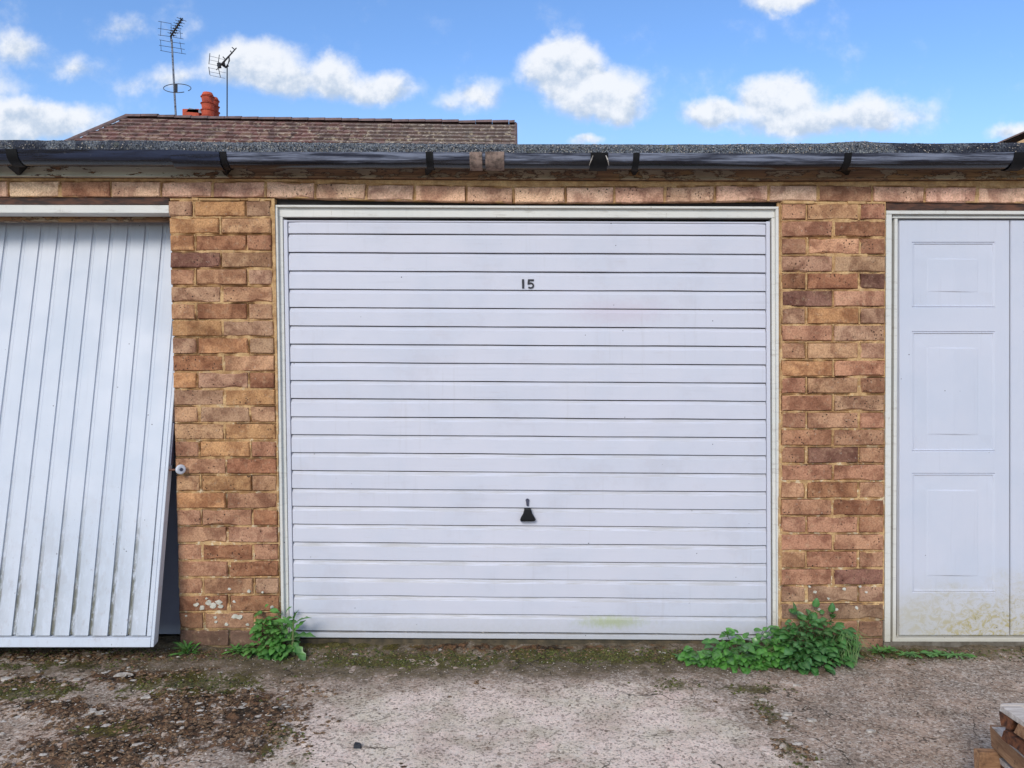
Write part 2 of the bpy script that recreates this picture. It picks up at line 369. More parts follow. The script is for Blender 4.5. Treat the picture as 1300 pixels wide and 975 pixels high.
def m_ground():
    m_, n = newmat('forecourt_concrete'); p = n.pos(); x, y, z = n.xyz(p)
    pale = n.attr('pale'); moss = n.attr('moss'); soil = n.attr('soil'); grn = n.attr('green')
    w = n.noise(p, 9, 6, .7); w2 = n.noise(p, 34, 5, .75); f = n.noise(p, 150, 3, .75); c_ = n.noise(p, 3.1, 4, .6)
    rough_c = n.mix(n.ss(c_, .35, .68), sg(190, 166, 148), sg(158, 142, 128))
    rough_c = n.mix(n.ss(w, .5, .72, 0, .6), rough_c, sg(140, 112, 94))
    pal = n.mix(n.ss(n.noise(p, 5, 4, .6), .4, .66), sg(236, 214, 200), sg(218, 204, 184))
    pal = n.mix(n.ss(n.noise(p, 2.3, 3, .6), .52, .7, 0, .7), pal, sg(240, 204, 194))
    pm = n.ss(n.m('ADD', pale, n.m('MULTIPLY', n.m('SUBTRACT', n.m('ADD', w, w2), 1.0), .9)), .42, .66)
    col = n.mix(pm, rough_c, pal)
    # aggregate: light and dark grains showing through the worn top
    vo = n.n('ShaderNodeTexVoronoi'); n.put(vo.inputs['Vector'], n.v('ADD', p, n.v('SCALE', n.noise(p, 90, 2, out='Color'), scale=.01))); vo.inputs['Scale'].default_value = 130
    gc = n.xyz(vo.outputs['Color'])[0]
    col = n.mix(n.ss(gc, .62, .95, 0, .55), col, sg(218, 208, 196))
    col = n.mix(n.ss(gc, .35, .05, 0, .6), col, sg(84, 72, 62))
    col = n.mix(n.ss(f, .52, .68, 0, .65), col, n.mix(1.0, col, (.35, .32, .3), 'MULTIPLY'))
    col = n.mix(n.m('MULTIPLY', n.ss(n.noise(n.v('MULTIPLY', p, (.6, 1, 1)), 75, 5, .8, 1.5), .56, .64, 0, .7), n.m('SUBTRACT', n.ss(w, .35, .6, .5, 1.0), n.m('MULTIPLY', pm, .45), clamp=True)), col, sg(80, 68, 54))
    col = n.mix(n.ss(n.noise(n.v('ADD', p, (3, 1, 0)), 28, 6, .8, 1.0), .60, .68, 0, .55), col, sg(216, 206, 194))
    so = n.ss(n.m('ADD', soil, n.m('ADD', n.m('MULTIPLY', n.m('SUBTRACT', w, .5), 1.8), n.m('MULTIPLY', n.m('SUBTRACT', w2, .5), 1.0))), .25, 1.05)
    col = n.mix(n.m('MULTIPLY', so, .85), col, n.mix(n.ss(w2, .35, .65), sg(62, 54, 34), sg(110, 96, 70)))
    mo = n.ss(n.m('ADD', moss, n.m('ADD', n.m('MULTIPLY', n.m('SUBTRACT', w, .5), 1.8), n.m('MULTIPLY', n.m('SUBTRACT', w2, .5), 1.2))), .46, .62)
    col = n.mix(n.m('MULTIPLY', mo, .95), col, n.mix(n.ss(w2, .42, .66), sg(24, 18, 12), sg(122, 88, 62)))
    gr = n.ss(n.m('ADD', grn, n.m('ADD', n.m('MULTIPLY', n.m('SUBTRACT', w, .5), 1.5), n.m('MULTIPLY', n.m('SUBTRACT', w2, .5), 1.2))), .45, .7)
    col = n.mix(n.m('MULTIPLY', gr, .8), col, n.mix(n.ss(f, .35, .65), sg(38, 38, 12), sg(100, 94, 40)))
    big_ = n.ss(n.noise(n.v('ADD', p, (7, 3, 0)), 4.5, 5, .62), .44, .62, 0, .55); col = n.mix(big_, col, n.mix(1.0, col, (.60, .57, .52), 'MULTIPLY'))
    ck = n.n('ShaderNodeTexVoronoi', feature='DISTANCE_TO_EDGE'); n.put(ck.inputs['Vector'], n.v('ADD', p, n.v('SCALE', n.noise(p, 7, 4, out='Color'), scale=.16))); ck.inputs['Scale'].default_value = 2.1
    crk = n.m('MULTIPLY', n.ss(ck.outputs['Distance'], .008, .002), n.ss(n.noise(p, 2.5, 2), .45, .6)); col = n.mix(n.m('MULTIPLY', crk, .85), col, sg(46, 40, 30))
    dk = n.m('MULTIPLY', n.ss(n.noise(n.v('MULTIPLY', p, (1, 1, 1)), 6, 6, .8), .60, .70), .35)
    col = n.mix(dk, col, sg(74, 68, 54))
    n.out(col, .95, n.bump(n.m('ADD', n.m('ADD', f, n.m('MULTIPLY', w2, 1.4)), gc), .9, .004), spec=.2); return m_

MAT = dict(
    brick=m_brick(), mortar=m_mortar(),
    slat=m_paint('white_slat_paint', (.575, .57, .63), 'slat'), ridge=m_paint('white_ridge_paint', (.55, .575, .63), 'ridge'),
    panel=m_paint('white_panel_paint', (.56, .57, .64), 'panel'), frame=m_paint('cream_frame_paint', (.66, .64, .59), 'frame'),
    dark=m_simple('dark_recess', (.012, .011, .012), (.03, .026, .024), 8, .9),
    lintel=m_simple('rusty_steel', (.035, .02, .016), (.13, .055, .032), 14, .85, stretch=(1, 1, 4)),
    fw=m_fascia('flaking_white_fascia', sg(190, 184, 166), .09), fb=m_fascia('bare_brown_fascia', sg(168, 148, 122), -.02),
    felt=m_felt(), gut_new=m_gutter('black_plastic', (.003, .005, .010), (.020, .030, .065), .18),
    gut_old=m_gutter('weathered_plastic_sheen', (.022, .027, .045), (.21, .235, .31), .14),  # weathered black plastic, with the sky's blue-grey reflection put into its colour
    cement=m_simple('crusted_cement', sg(150, 128, 116), sg(78, 66, 60), 40, .9, .8, .003),
    conc=m_simple('concrete', sg(120, 112, 100), sg(84, 76, 64), 18, .95, .6, .004),
    damp=m_simple('damp_footing', (.05, .04, .025), (.11, .08, .045), 26, .95, .8, .004),
    grey=m_simple('grey_board', (.26, .27, .34), (.31, .32, .40), 3, .7, .05),
    black=m_simple('black_plastic_part', (.004, .004, .005), (.008, .008, .009), 30, .6, .1, spec=.25),
    number=m_simple('black_number', (.012, .012, .018), (.02, .02, .03), 30, .6, .1),
    lock=m_simple('dull_lock_metal', (.05, .05, .08), (.09, .09, .13), 90, .4, .2, metallic=.3),
    nylon=m_simple('white_nylon', (.62, .63, .68), (.52, .53, .58), 40, .4, .1),
    rust=m_simple('rusty_spindle', (.10, .045, .03), (.20, .08, .05), 90, .7, .3),
    tileA=m_simple('plain_tile', sg(142, 92, 84), sg(90, 66, 60), 5.5, .9, .7, .01),
    ridge_t=m_simple('ridge_tile', sg(120, 96, 92), sg(88, 74, 72), 6, .9, .6, .01),
    lich=m_simple('pale_lichen', sg(206, 200, 186), sg(170, 166, 150), 60, .95, .5, .002),
    pot=m_simple('terracotta', sg(196, 88, 60), sg(152, 66, 48), 5, .85, .3, .01),
    lead=m_simple('lead', sg(150, 152, 160), sg(120, 122, 130), 6, .7, .3),
    alu=m_simple('weathered_aluminium', (.26, .28, .32), (.07, .07, .08), 9, .5, .1, metallic=.5, stretch=(1, 1, 2.5)),
    aerial=m_simple('black_aerial', (.02, .02, .024), (.04, .04, .045), 20, .5, .1),
    render=m_simple('tan_render', sg(196, 164, 124), sg(178, 146, 108), 3, .9, .2),
    housebrick=m_simple('house_brick', sg(150, 98, 74), sg(120, 76, 60), 4, .9, .3),
    leafA=m_leaf('bright_leaf', (.022, .11, .015), (.085, .28, .035), (.12, .34, .05)),
    leafB=m_leaf('dark_leaf', (.010, .06, .015), (.045, .18, .035), (.10, .24, .10)),
    leafC=m_leaf('weed_leaf', (.02, .09, .015), (.09, .28, .045), (.15, .34, .07)),
    stem=m_simple('green_stem', (.10, .17, .05), (.16, .15, .07), 40, .7, .2),
    blade=m_simple('grass_blade', (.09, .22, .05), (.20, .27, .11), 30, .7, .1),
    mossm=m_simple('moss', (.012, .018, .004), (.14, .14, .03), 90, .95, .9, .004),
    litter=m_simple('leaf_litter', sg(34, 26, 16), sg(146, 114, 84), 110, .9, .6, .002),
    flake=m_simple('pale_chip', sg(190, 182, 172), sg(128, 118, 108), 60, .85, .4, .002),
    stone=m_simple('dark_stone', (.012, .014, .02), (.03, .034, .045), 50, .55, .5),
    chipA=m_simple('pale_grit', sg(200, 188, 174), sg(150, 136, 122), 200, .9, .3),
    chipB=m_simple('dark_grit', sg(92, 80, 70), sg(60, 50, 42), 200, .9, .3),
)
def m_wood(name, a, b, dark):
    m_, n = newmat(name); p = n.pos()
    g = n.noise(n.v('MULTIPLY', n.n('ShaderNodeTexCoord').outputs['Object'], (9, 80, 60)), 1, 5, .7)
    k = n.noise(p, 18, 5, .7)
    col = n.mix(n.ss(g, .3, .7), a, b); col = n.mix(n.ss(k, .55, .72, 0, .7), col, dark)
    n.out(col, .85, n.bump(g, .6, .002)); return m_
MAT['wood_top'] = m_wood('weathered_grey_wood', sg(206, 198, 190), sg(160, 148, 140), sg(98, 74, 58))
MAT['wood'] = m_wood('brown_wood', sg(166, 128, 94), sg(120, 84, 58), sg(58, 36, 24))
MAT['rot'] = m_wood('rotten_wood', sg(120, 72, 44), sg(52, 28, 18), sg(24, 14, 10))
MAT['ground'] = m_ground()

# ------------------------------------------------------------------ ground
def ell(X, Y, cx, cy, rx, ry, rot=0):
    c, s_ = math.cos(rot), math.sin(rot); a = (X - cx) * c + (Y - cy) * s_; b = -(X - cx) * s_ + (Y - cy) * c
    return np.clip(1 - np.sqrt((a / rx) ** 2 + (b / ry) ** 2) * .6, 0, 1)
def ground_fields(X, Y):
    pale = np.clip(1.15 - np.sqrt(((X - .02) / .92) ** 4 + (np.minimum(Y + 1.25, 0) * 0 + np.maximum(Y + 1.25, 0) / .98) ** 4) * .75, 0, 1) * (Y < -.12)
    z = np.zeros_like(X)
    def pe(px, py, wx, wy):     # ellipse given where it lies on the ground in metres
        g = G(px, py); return ell(X, Y, g.x, g.y, wx, wy)
    moss = np.maximum.reduce([pe(200, 920, .40, .18), pe(130, 955, .38, .16), pe(60, 900, .3, .1) * .85, pe(300, 930, .22, .16) * .85, pe(265, 890, .34, .13), pe(330, 905, .22, .10), pe(40, 872, .28, .10) * .9,
                              pe(170, 862, .3, .08) * .9, pe(975, 905, .08, .16) * .45, pe(1005, 950, .08, .2) * .5, pe(640, 826, 1.1, .05) * .7, pe(330, 950, .12, .14) * .8,
                              pe(80, 835, .7, .08) * .8])
    green = np.maximum.reduce([pe(245, 872, .34, .14), pe(30, 878, .26, .11), pe(150, 930, .2, .08) * .7, pe(60, 845, .5, .07) * .8, pe(520, 840, .6, .10) * 1.0, pe(760, 836, .7, .09) * .95, pe(950, 876, .18, .07) * .8, pe(975, 905, .07, .2) * .8, pe(1005, 955, .06, .2) * .7,
                               pe(420, 825, .4, .05), pe(355, 940, .08, .16) * .8, pe(860, 870, .22, .09) * .65, pe(1150, 832, .3, .05), pe(380, 965, .14, .1) * .5])
    soil = np.clip((Y + .16) / .13, 0, 1) * .95 + pe(500, 848, 1.0, .20) * .85 + pe(800, 845, .9, .12) * .6 + pe(1150, 850, .8, .14) * .4 + pe(120, 850, .9, .16) * .7
    return pale, moss, green, np.clip(soil, 0, 1)
nx, ny = 620, 230
xs = np.linspace(-2.9, 2.9, nx); ys = np.linspace(-1.75, .12, ny)
X, Y = np.meshgrid(xs, ys); pale, moss, green, soil = ground_fields(X, Y)
Z = (fbm(X * 2.2, Y * 2.2, 3) - .5) * .012 + (fbm(X * 26, Y * 26, 3) - .5) * .006
mm = np.clip((moss + (fbm(X * 9, Y * 9, 4) - .5) * 1.4 - .45) * 3, 0, 1)
Z += mm * (.004 + (fbm(X * 45, Y * 45, 3) - .4) * .034)
Z += (1 - np.clip(pale * 2, 0, 1)) * (fbm(X * 40 + 9, Y * 40, 3) - .5) * .006
Z += np.clip((Y + .10) / .16, 0, 1) ** 1 * (.018 + (fbm(X * 14, Y * 14, 4) - .5) * .03)
edge = np.minimum(np.clip((X + 2.9) / .2, 0, 1), np.clip((2.9 - X) / .2, 0, 1)) * np.clip((Y + 1.75) / .15, 0, 1); Z = Z * edge + .004
fs = [(j * nx + i, j * nx + i + 1, (j + 1) * nx + i + 1, (j + 1) * nx + i) for j in range(ny - 1) for i in range(nx - 1)]
ZG = Z
def gz(x, y):
    i = int(np.clip((x + 2.9) / 5.8 * (nx - 1), 0, nx - 1)); j = int(np.clip((y + 1.75) / 1.87 * (ny - 1), 0, ny - 1)); return float(ZG[j, i])
g = mk('forecourt', np.stack([X.ravel(), Y.ravel(), Z.ravel()], 1), fs, MAT['ground'], smooth=True, origin=Vector((0, 0, 0)),
       attr=dict(pale=pale.ravel(), moss=moss.ravel(), green=green.ravel(), soil=soil.ravel()))
tag(g, 'worn concrete forecourt with moss, grit and a paler slab', kind='structure')
L = 600
g2 = mk('ground', [(-L, -L, 0), (L, -L, 0), (L, L, 0), (-L, L, 0)], [(0, 1, 2, 3)], MAT['ground'], origin=Vector((0, 0, 0))); tag(g2, kind='structure')

# ------------------------------------------------------------------ the garage block
GB = empty('garage_block', (0, 0, 0), 'low brick garage block with flat felt roof, black gutter and three white doors', 'garage block')
PAL = dict(t=(196, 158, 124), p=(190, 150, 124), o=(194, 150, 106), r=(150, 108, 82), d=(120, 90, 82), g=(176, 146, 122), l=(236, 198, 170), k=(226, 184, 158), m=(180, 138, 112))  # l and k: pale lintel bricks, colour brightened further to cancel the gutter's shadow
def bcol(code):
    c = PAL[code]; c = [v * (.76 if code not in 'lk' else .95) + q * (.24 if code not in 'lk' else .05) for v, q in zip(c, (178, 128, 94))]; k = rnd.uniform(.94, 1.06); c = [min(235, v * k * rnd.uniform(.985, 1.015)) for v in c]; return sg(*c)
def brick_mesh(w, h, seed):
    r_ = random.Random(seed); dpt = .095; nx_, nz_ = (4 if w > .15 else 2), 2
    loop = []
    for i in range(nx_): loop.append((-w / 2 + w * i / nx_, -h / 2))
    for i in range(nz_): loop.append((w / 2, -h / 2 + h * i / nz_))
    for i in range(nx_): loop.append((w / 2 - w * i / nx_, h / 2))
    for i in range(nz_): loop.append((-w / 2, h / 2 - h * i / nz_))
    N_ = len(loop); vs = []
    cham = [r_.uniform(.0015, .005) + (r_.uniform(.003, .010) if r_.random() < .09 else 0) for _ in loop]
    out = [(x + r_.uniform(-.001, .001), z + r_.uniform(-.001, .001)) for x, z in loop]
    for (x, z), c in zip(out, cham):
        s_ = 1 - c / (abs(x) + 1e-6) if abs(x) > 1e-4 else 1; q = 1 - c / (abs(z) + 1e-6) if abs(z) > 1e-4 else 1
        vs.append((x * s_, r_.uniform(-.0018, .0012), z * q))
    for (x, z), c in zip(out, cham): vs.append((x, c * .9 + .001, z))
    for (x, z) in out: vs.append((x, dpt, z))
    fs = [tuple(range(N_))]
    for a in (0, 1):
        for i in range(N_): j = (i + 1) % N_; fs.append((a * N_ + i, (a + 1) * N_ + i, (a + 1) * N_ + j, a * N_ + j))
    fs.append(tuple(range(3 * N_ - 1, 2 * N_ - 1, -1)))
    me = bpy.data.meshes.new('brick'); me.from_pydata(vs, [], fs); me.materials.append(MAT['brick'])
    me.update(); bm = bmesh.new(); bm.from_mesh(me); bmesh.ops.recalc_face_normals(bm, faces=bm.faces[:]); bm.to_mesh(me); bm.free()
    return me
BS = [brick_mesh(.215, .0645, i) for i in range(8)]; BH = [brick_mesh(.103, .0645, 50 + i) for i in range(6)]
def put_brick(x0, x1, y0, y1, code, parent, half=False, dy=0.0):
    """brick between picture columns x0..x1 and rows y0..y1 of the wall face"""
    a, b = P(x0, y1, 0), P(x1, y0, 0); w = b.x - a.x; h = b.z - a.z
    half = w < .15
    me = rnd.choice(BH if half else BS)
    o = link_mesh('brick', me, Vector(((a.x + b.x) / 2, dy + rnd.uniform(-.0015, .0025), (a.z + b.z) / 2)), parent,
                  rot=(rnd.uniform(-.006, .006), rnd.uniform(-.005, .005) + (math.pi if rnd.random() < .5 else 0), rnd.uniform(-.004, .004)),
                  scale=(w / (.103 if half else .215), 1, h / .0645), color=bcol(code))
    return o
def mortar_slab(name, x0l, x0r, x1l, x1r, y0, y1, yf, yb, step=.008, label=None, rects=()):
    """rough sheet of mortar between picture rows, set back behind the bricks, with its solid behind"""
    a, b, c, d_ = P(x0l, y0, yf), P(x0r, y0, yf), P(x1r, y1, yf), P(x1l, y1, yf)
    nn = max(4, int((b.x - a.x) / step)); mz = max(3, int((a.z - d_.z) / step))
    vs = []; 
    for j in range(mz + 1):
        t = j / mz
        for i in range(nn + 1):
            s_ = i / nn; p = a.lerp(b, s_).lerp(d_.lerp(c, s_), t)
            vs.append((p.x, yf, p.z))
    v = np.array(vs); v[:, 1] = crack(v, rects, yf)
    k = len(v); fs = [(j * (nn + 1) + i, (j + 1) * (nn + 1) + i, (j + 1) * (nn + 1) + i + 1, j * (nn + 1) + i + 1) for j in range(mz) for i in range(nn)]
    back = [(a.x, yb, a.z), (b.x, yb, b.z), (c.x, yb, c.z), (d_.x, yb, d_.z)]
    rim = [i for i in range(nn + 1)] + [j * (nn + 1) + nn for j in range(1, mz + 1)] + [mz * (nn + 1) + i for i in range(nn - 1, -1, -1)] + [j * (nn + 1) for j in range(mz - 1, 0, -1)]
    vb = np.vstack([v, np.stack([v[rim, 0], np.full(len(rim), yb), v[rim, 2]], 1)])
    for i in range(len(rim)): j = (i + 1) % len(rim); fs.append((rim[i], rim[j], k + j, k + i))
    o = mk(name, vb, fs, MAT['mortar'], GB, smooth=False)
    if label: o['label'] = label
    return o
# brick faces stand 3 mm proud of the mortar
LROWS = ['gog', 'ot', 'orm', 'dt', 'ttg', 'gt', 'trt', 'og', 'gog', 'rt', 'ogr', 'go', 'tgt', 'to', 'mom', 'tr', 'tot', 'om', 'pmr', 'pp', 'prm', 'mr', 'mmg', 'rr', 'rmm', 'dd']
RROWS = ['mtm', 'mr', 'mtm', 'gg', 'rrd', 'dp', 'gog', 'mg', 'mtg', 'om', 'mtm', 'mg', 'mtm', 'mm', 'mdm', 'mm', 'trm', 'mr', 'mmm', 'mm', 'tmm', 'md', 'ggg', 'gg', 'gmm', 'mm']
def crack(v, rects, base):
    """mortar is rubbed back and parted from the bricks along their edges; inside a brick it lies well behind the face"""
    d_ = np.full(len(v), 9.0)
    for (x0, z0, x1, z1) in rects:
        dx_ = np.maximum(x0 - v[:, 0], v[:, 0] - x1); dz_ = np.maximum(z0 - v[:, 2], v[:, 2] - z1); d_ = np.minimum(d_, np.maximum(dx_, dz_))
    nz_ = fbm(v[:, 0] * 45 + 7, v[:, 2] * 45, 3); n2 = fbm(v[:, 0] * 12 + 7, v[:, 2] * 12 + 3, 3)
    gap = np.clip(1 - np.abs(d_ - .0012) / .0030, 0, 1) * np.clip((n2 - .34) * 5, 0, 1) * (.5 + nz_)
    side = 0
    if len(rects): side = ((v[:, 0] < min(r_[0] for r_ in rects) - .003) | (v[:, 0] > max(r_[2] for r_ in rects) + .003)) * .016
    return base + (nz_ - .5) * .007 + gap * .015 + (d_ < -.004) * .012 + side
def wall_rect(x0, y0, x1, y1): a, b = P(x0, y1, 0), P(x1, y0, 0); return (a.x, a.z, b.x, b.z)
def pillar(rows, ytop, pitch, xl0, xl1, xr0, xr1, m0, m1, label):
    rects = []; codes = []
    for i, r_ in enumerate(rows):
        y0 = ytop + pitch * i; y1 = y0 + pitch - 3.0; t = (y0 - ytop) / 545
        jt = rnd.uniform(-.6, .6); y0 += jt * .5; y1 += jt * .5
        a = xl0 + (xl1 - xl0) * t; b = xr0 + (xr1 - xr0) * t; w = b - a
        cuts = [(0, .228), (.255, .742), (.768, 1)] if len(r_) == 3 else [(0, .487), (.513, 1)]
        for (c0, c1), code in zip(cuts, r_):
            j = rnd.uniform(-.006, .006); rects.append((a + w * (c0 + (j if c0 > 0 else 0)), a + w * (c1 + (j if c1 < 1 else 0)), y0, y1)); codes.append(code)
    wall = mortar_slab('brick_pillar', m0[0], m1[0], m0[1], m1[1], ytop - 3, 836, .0035, .10, label=label, step=.0034 if label else .03,
                       rects=[wall_rect(a, c, b, d_) for a, b, c, d_ in rects])
    for q, code in zip(rects, codes): put_brick(*q, code, wall)
    return wall
PL = pillar(LROWS, 255, 21.83, 214.5, 228.5, 343, 354.5, (215.5, 229), (348.5, 358), 'left brick pillar with white lichen near its foot')
PR = pillar(RROWS, 259, 22.1, 993.5, 992.5, 1124, 1121.5, (988.5, 988.5), (1124.5, 1122), 'right brick pillar with grey bloomed bricks near its foot')
# pillars beyond the left and right edges of the photograph
pillar(['mtm', 'rt'] * 13, 255, 21.83, -560, -560, -430, -430, (-562, -562), (-428, -428), None)
pillar(['tmm', 'mg'] * 13, 259, 22.1, 1745, 1745, 1875, 1875, (1743, 1743), (1877, 1877), None)
# mortar slivers bedded on top of the pillars
for (px0, px1, py0, py1, pr) in [(243, 252, 250.5, 254.5, PL), (252, 305, 251.5, 254.5, PL), (314, 330, 251, 255, PL), (993, 1034, 254.5, 258.5, PR), (1076, 1100, 255, 258.8, PR), (1100, 1120, 256.5, 258.6, PR)]:
    MB().quad((px0, py0), (px1, py0 + .6), (px1 - 1, py1), (px0 + 1, py1), -.002, .08, .001).build('mortar_packing', MAT['mortar'], pr)
# the course over the doors
JX = [-581, -515, -449, -383, -317, -251, -186, -121, -56, 10, 76, 140, 204, 269.5, 337, 400, 465, 526, 592, 652, 718, 780, 844, 908, 976, 1038.5, 1108, 1175, 1241, 1306, 1372, 1438, 1504, 1570, 1636, 1702, 1768, 1834, 1900]
JC = 'mtrtmttgm' + 'tdtpmptttttrmrmgrtttt'[0:0]
JC = list('mtrtmttm') + list('klmlkklllkk' + 'klkkllmlkll') + list('mtrtmgtmt')
BOT = [(-600, 249), (0, 249.5), (340, 250), (450, 253), (650, 257), (800, 257), (976, 254.5), (1300, 257.5), (1900, 258)]
def lintel():
    nn = 1700; mz = 26; vs = []
    for j in range(mz + 1):
        for i in range(nn + 1):
            px = -581 + 2481 * i / nn; b = lerp(BOT, px) + .2; t = b - 34; p = P(px, t + (b - t) * j / mz, .0035); vs.append(p)
    v = np.array([tuple(p) for p in vs]); rc = []
    for i in range(len(JX) - 1):
        b = lerp(BOT, (JX[i] + JX[i + 1]) / 2); rc.append(wall_rect(JX[i] + 1.6, b - 19.2, JX[i + 1] - 1.6, b))
    v[:, 1] = crack(v, rc, .003)
    k = len(v); fs = [(j * (nn + 1) + i, (j + 1) * (nn + 1) + i, (j + 1) * (nn + 1) + i + 1, j * (nn + 1) + i + 1) for j in range(mz) for i in range(nn)]
    bot = v[mz * (nn + 1):].copy(); bot[:, 1] = .1; vb = np.vstack([v, bot])
    for i in range(nn): a = mz * (nn + 1) + i; fs.append((a, k + i, k + i + 1, a + 1))
    o = mk('lintel_course', vb, fs, MAT['mortar'], GB); o['label'] = 'course of stretcher bricks over the doors, sagging slightly mid-span'; return o
LW = lintel()
for i in range(len(JX) - 1):
    m_ = (JX[i] + JX[i + 1]) / 2; b = lerp(BOT, m_); sl = (lerp(BOT, JX[i + 1]) - lerp(BOT, JX[i])) / 66
    o = put_brick(JX[i] + 1.6, JX[i + 1] - 1.6, b - 19.2, b, JC[i % len(JC)], LW); o.rotation_euler[1] += math.atan(sl)
# steel lintels showing as a dark rusty line above each frame
MB().quad((348, 252), (990, 252), (990, 261.5), (348, 261.5), .035, .12, 0).build('steel_lintel', MAT['dark'], GB)
MB().quad((-428, 249), (214, 250), (214.3, 259.5), (-428, 259.5), .012, .12, 0).build('steel_lintel', MAT['lintel'], GB)
MB().quad((1125, 255), (1743, 257), (1743, 268.5), (1125, 267), .014, .12, 0).build('steel_lintel', MAT['lintel'], GB)
# footings between the door bottoms and the ground
MB().quad((230, 800), (360, 800), (360, 850), (230, 850), .008, .1, 0).build('footing', MAT['damp'], GB)
MB().quad((-428, 806), (226, 806), (226, 850), (-428, 850), .18, .28, 0).build('threshold', MAT['damp'], GB)
MB().quad((358, 811), (989, 814), (989, 850), (358, 850), .028, .12, 0).build('threshold', MAT['damp'], GB)
MB().quad((1122, 815.5), (1743, 815.5), (1743, 850), (1122, 850), .012, .12, 0).build('threshold', MAT['conc'], GB)

# interior shell so that the block is a real closed building
sh = MB(); x0, x1 = P(-560, 400).x, P(1875, 400).x; ztop = P(650, 215, .1).z
sh.box(x0, x1, 5.2, 5.3, 0, ztop)
for px in (-558, 217, 990, 1744):
    a = P(px, 400).x; sh.box(a + .12, a + .24, .101, 5.2, 0, ztop - .002)
sh.build('wall', MAT['housebrick'], GB)
# --- flat roof, felt edge
RT = [(-600, 177), (0, 177), (190, 177.5), (320, 179.5), (650, 182.2), (900, 182.5), (1050, 181), (1072, 179), (1095, 178.2), (1118, 179.5), (1130, 181.2), (1300, 180), (1900, 180)]
nn = 1400; rows = 8; vs = []
for j in range(rows + 1):
    for i in range(nn + 1):
        px = -581 + 2481 * i / nn; t = lerp(RT, px); top_ = P(px, t, -.05); b = P(px, 196, -.05)
        if j < 7: f = j / 6; vs.append((top_.x, -.05 + .012 * max(0, 1 - 3.0 * f), top_.z + (b.z - top_.z) * f))
        elif j == 7: vs.append((top_.x, -.02, b.z))
        else: vs.append((top_.x, .02, b.z))
v = np.array(vs); lump = (fbm(v[:, 0] * 5, v[:, 2] * 0 + 4, 3) - .5) * .006; rr_ = (_rs.rand(len(v)) - .5)
v[:, 1] += rr_ * .006 + (fbm(v[:, 0] * 30, v[:, 2] * 60, 3) - .5) * .008; v[:, 2] += (fbm(v[:, 0] * 55, v[:, 2] * 40, 3) - .5) * .004 + lump * .5
fs = [(j * (nn + 1) + i, (j + 1) * (nn + 1) + i, (j + 1) * (nn + 1) + i + 1, j * (nn + 1) + i + 1) for j in range(rows) for i in range(nn)]
re_ = mk('roof_edge', v, fs, MAT['felt'], GB)
# roof deck behind the edge
k = nn + 1; tops = v[:k:20]; vs = []; 
for q in tops: vs += [(q[0], q[1], q[2]), (q[0], 5.4, q[2] - .03), ]
fs = [(2 * i, 2 * i + 1, 2 * i + 3, 2 * i + 2) for i in range(len(tops) - 1)]
mk('roof', vs, fs, MAT['felt'], GB)
# stone grit stuck along the edge
gr = MB(); r_ = random.Random(3)
for i in range(2600):
    px = r_.uniform(-100, 1400); t = lerp(RT, px); py = t + r_.uniform(.3, 13); p = P(px, py, -.052 - r_.uniform(0, .004))
    if px > 1125 and r_.random() < .6: continue
    if px < 230 and r_.random() < .5: continue
    s_ = r_.uniform(.0015, .0042); q = [Vector((r_.uniform(-1, 1), r_.uniform(-1, 1), r_.uniform(-1, 1))).normalized() * s_ for _ in range(4)]
    gr.add([p + a for a in q], [(0, 1, 2), (0, 2, 3), (0, 3, 1), (1, 3, 2)])
o = gr.build('roof_grit', MAT['chipA'], re_); o['kind'] = 'stuff'
# --- fascia
FB = [(-600, 223), (0, 223.5), (290, 224.5), (650, 227), (1000, 228.5), (1300, 226.8), (1900, 226.8)]
def fascia(px0, px1, mat, label, yf=-.022):
    nn = int((px1 - px0) / 12); vs = []; fs = []
    for i in range(nn + 1):
        px = px0 + (px1 - px0) * i / nn; b = lerp(FB, px); w = (fbm(np.array([px * .05]), np.array([px0 * .1]), 3)[0] - .5) * .003
        T = P(px, 188, yf); B = P(px, b - 1.8, yf); B2 = P(px, b - 1.6, yf - .004); B3 = P(px, b, yf - .004)
        vs += [(T.x, yf + w, T.z), (B.x, yf + w, B.z), (B2.x, yf - .005, B2.z), (B3.x, yf - .005, B3.z), (B3.x, .05, B3.z)]
    for i in range(nn):
        for j in range(4): fs.append((i * 5 + j, i * 5 + j + 1, (i + 1) * 5 + j + 1, (i + 1) * 5 + j))
    fs.append((0, 4, 3, 2, 1)); k = nn * 5; fs.append((k, k + 1, k + 2, k + 3, k + 4))
    o = mk('fascia_board', vs, fs, mat, GB); o['label'] = label
fascia(-581, 289, MAT['fw'], 'white fascia board with flaking paint', -.026)
fascia(289.5, 651, MAT['fb'], 'weathered tan fascia board')
fascia(651.6, 1900, MAT['fb'], 'weathered brown fascia board', -.0235)
# dark batten line under the fascia
nnv = []
o_ = MB()
for a, b in zip(range(-580, 1880, 60), range(-520, 1940, 60)):
    o_.quad((a, lerp(FB, a) + .3), (b, lerp(FB, b) + .3), (b, lerp(FB, b) + 1.7), (a, lerp(FB, a) + 1.7), -.008, .02, 0)
o_.build('batten', MAT['lintel'], GB)
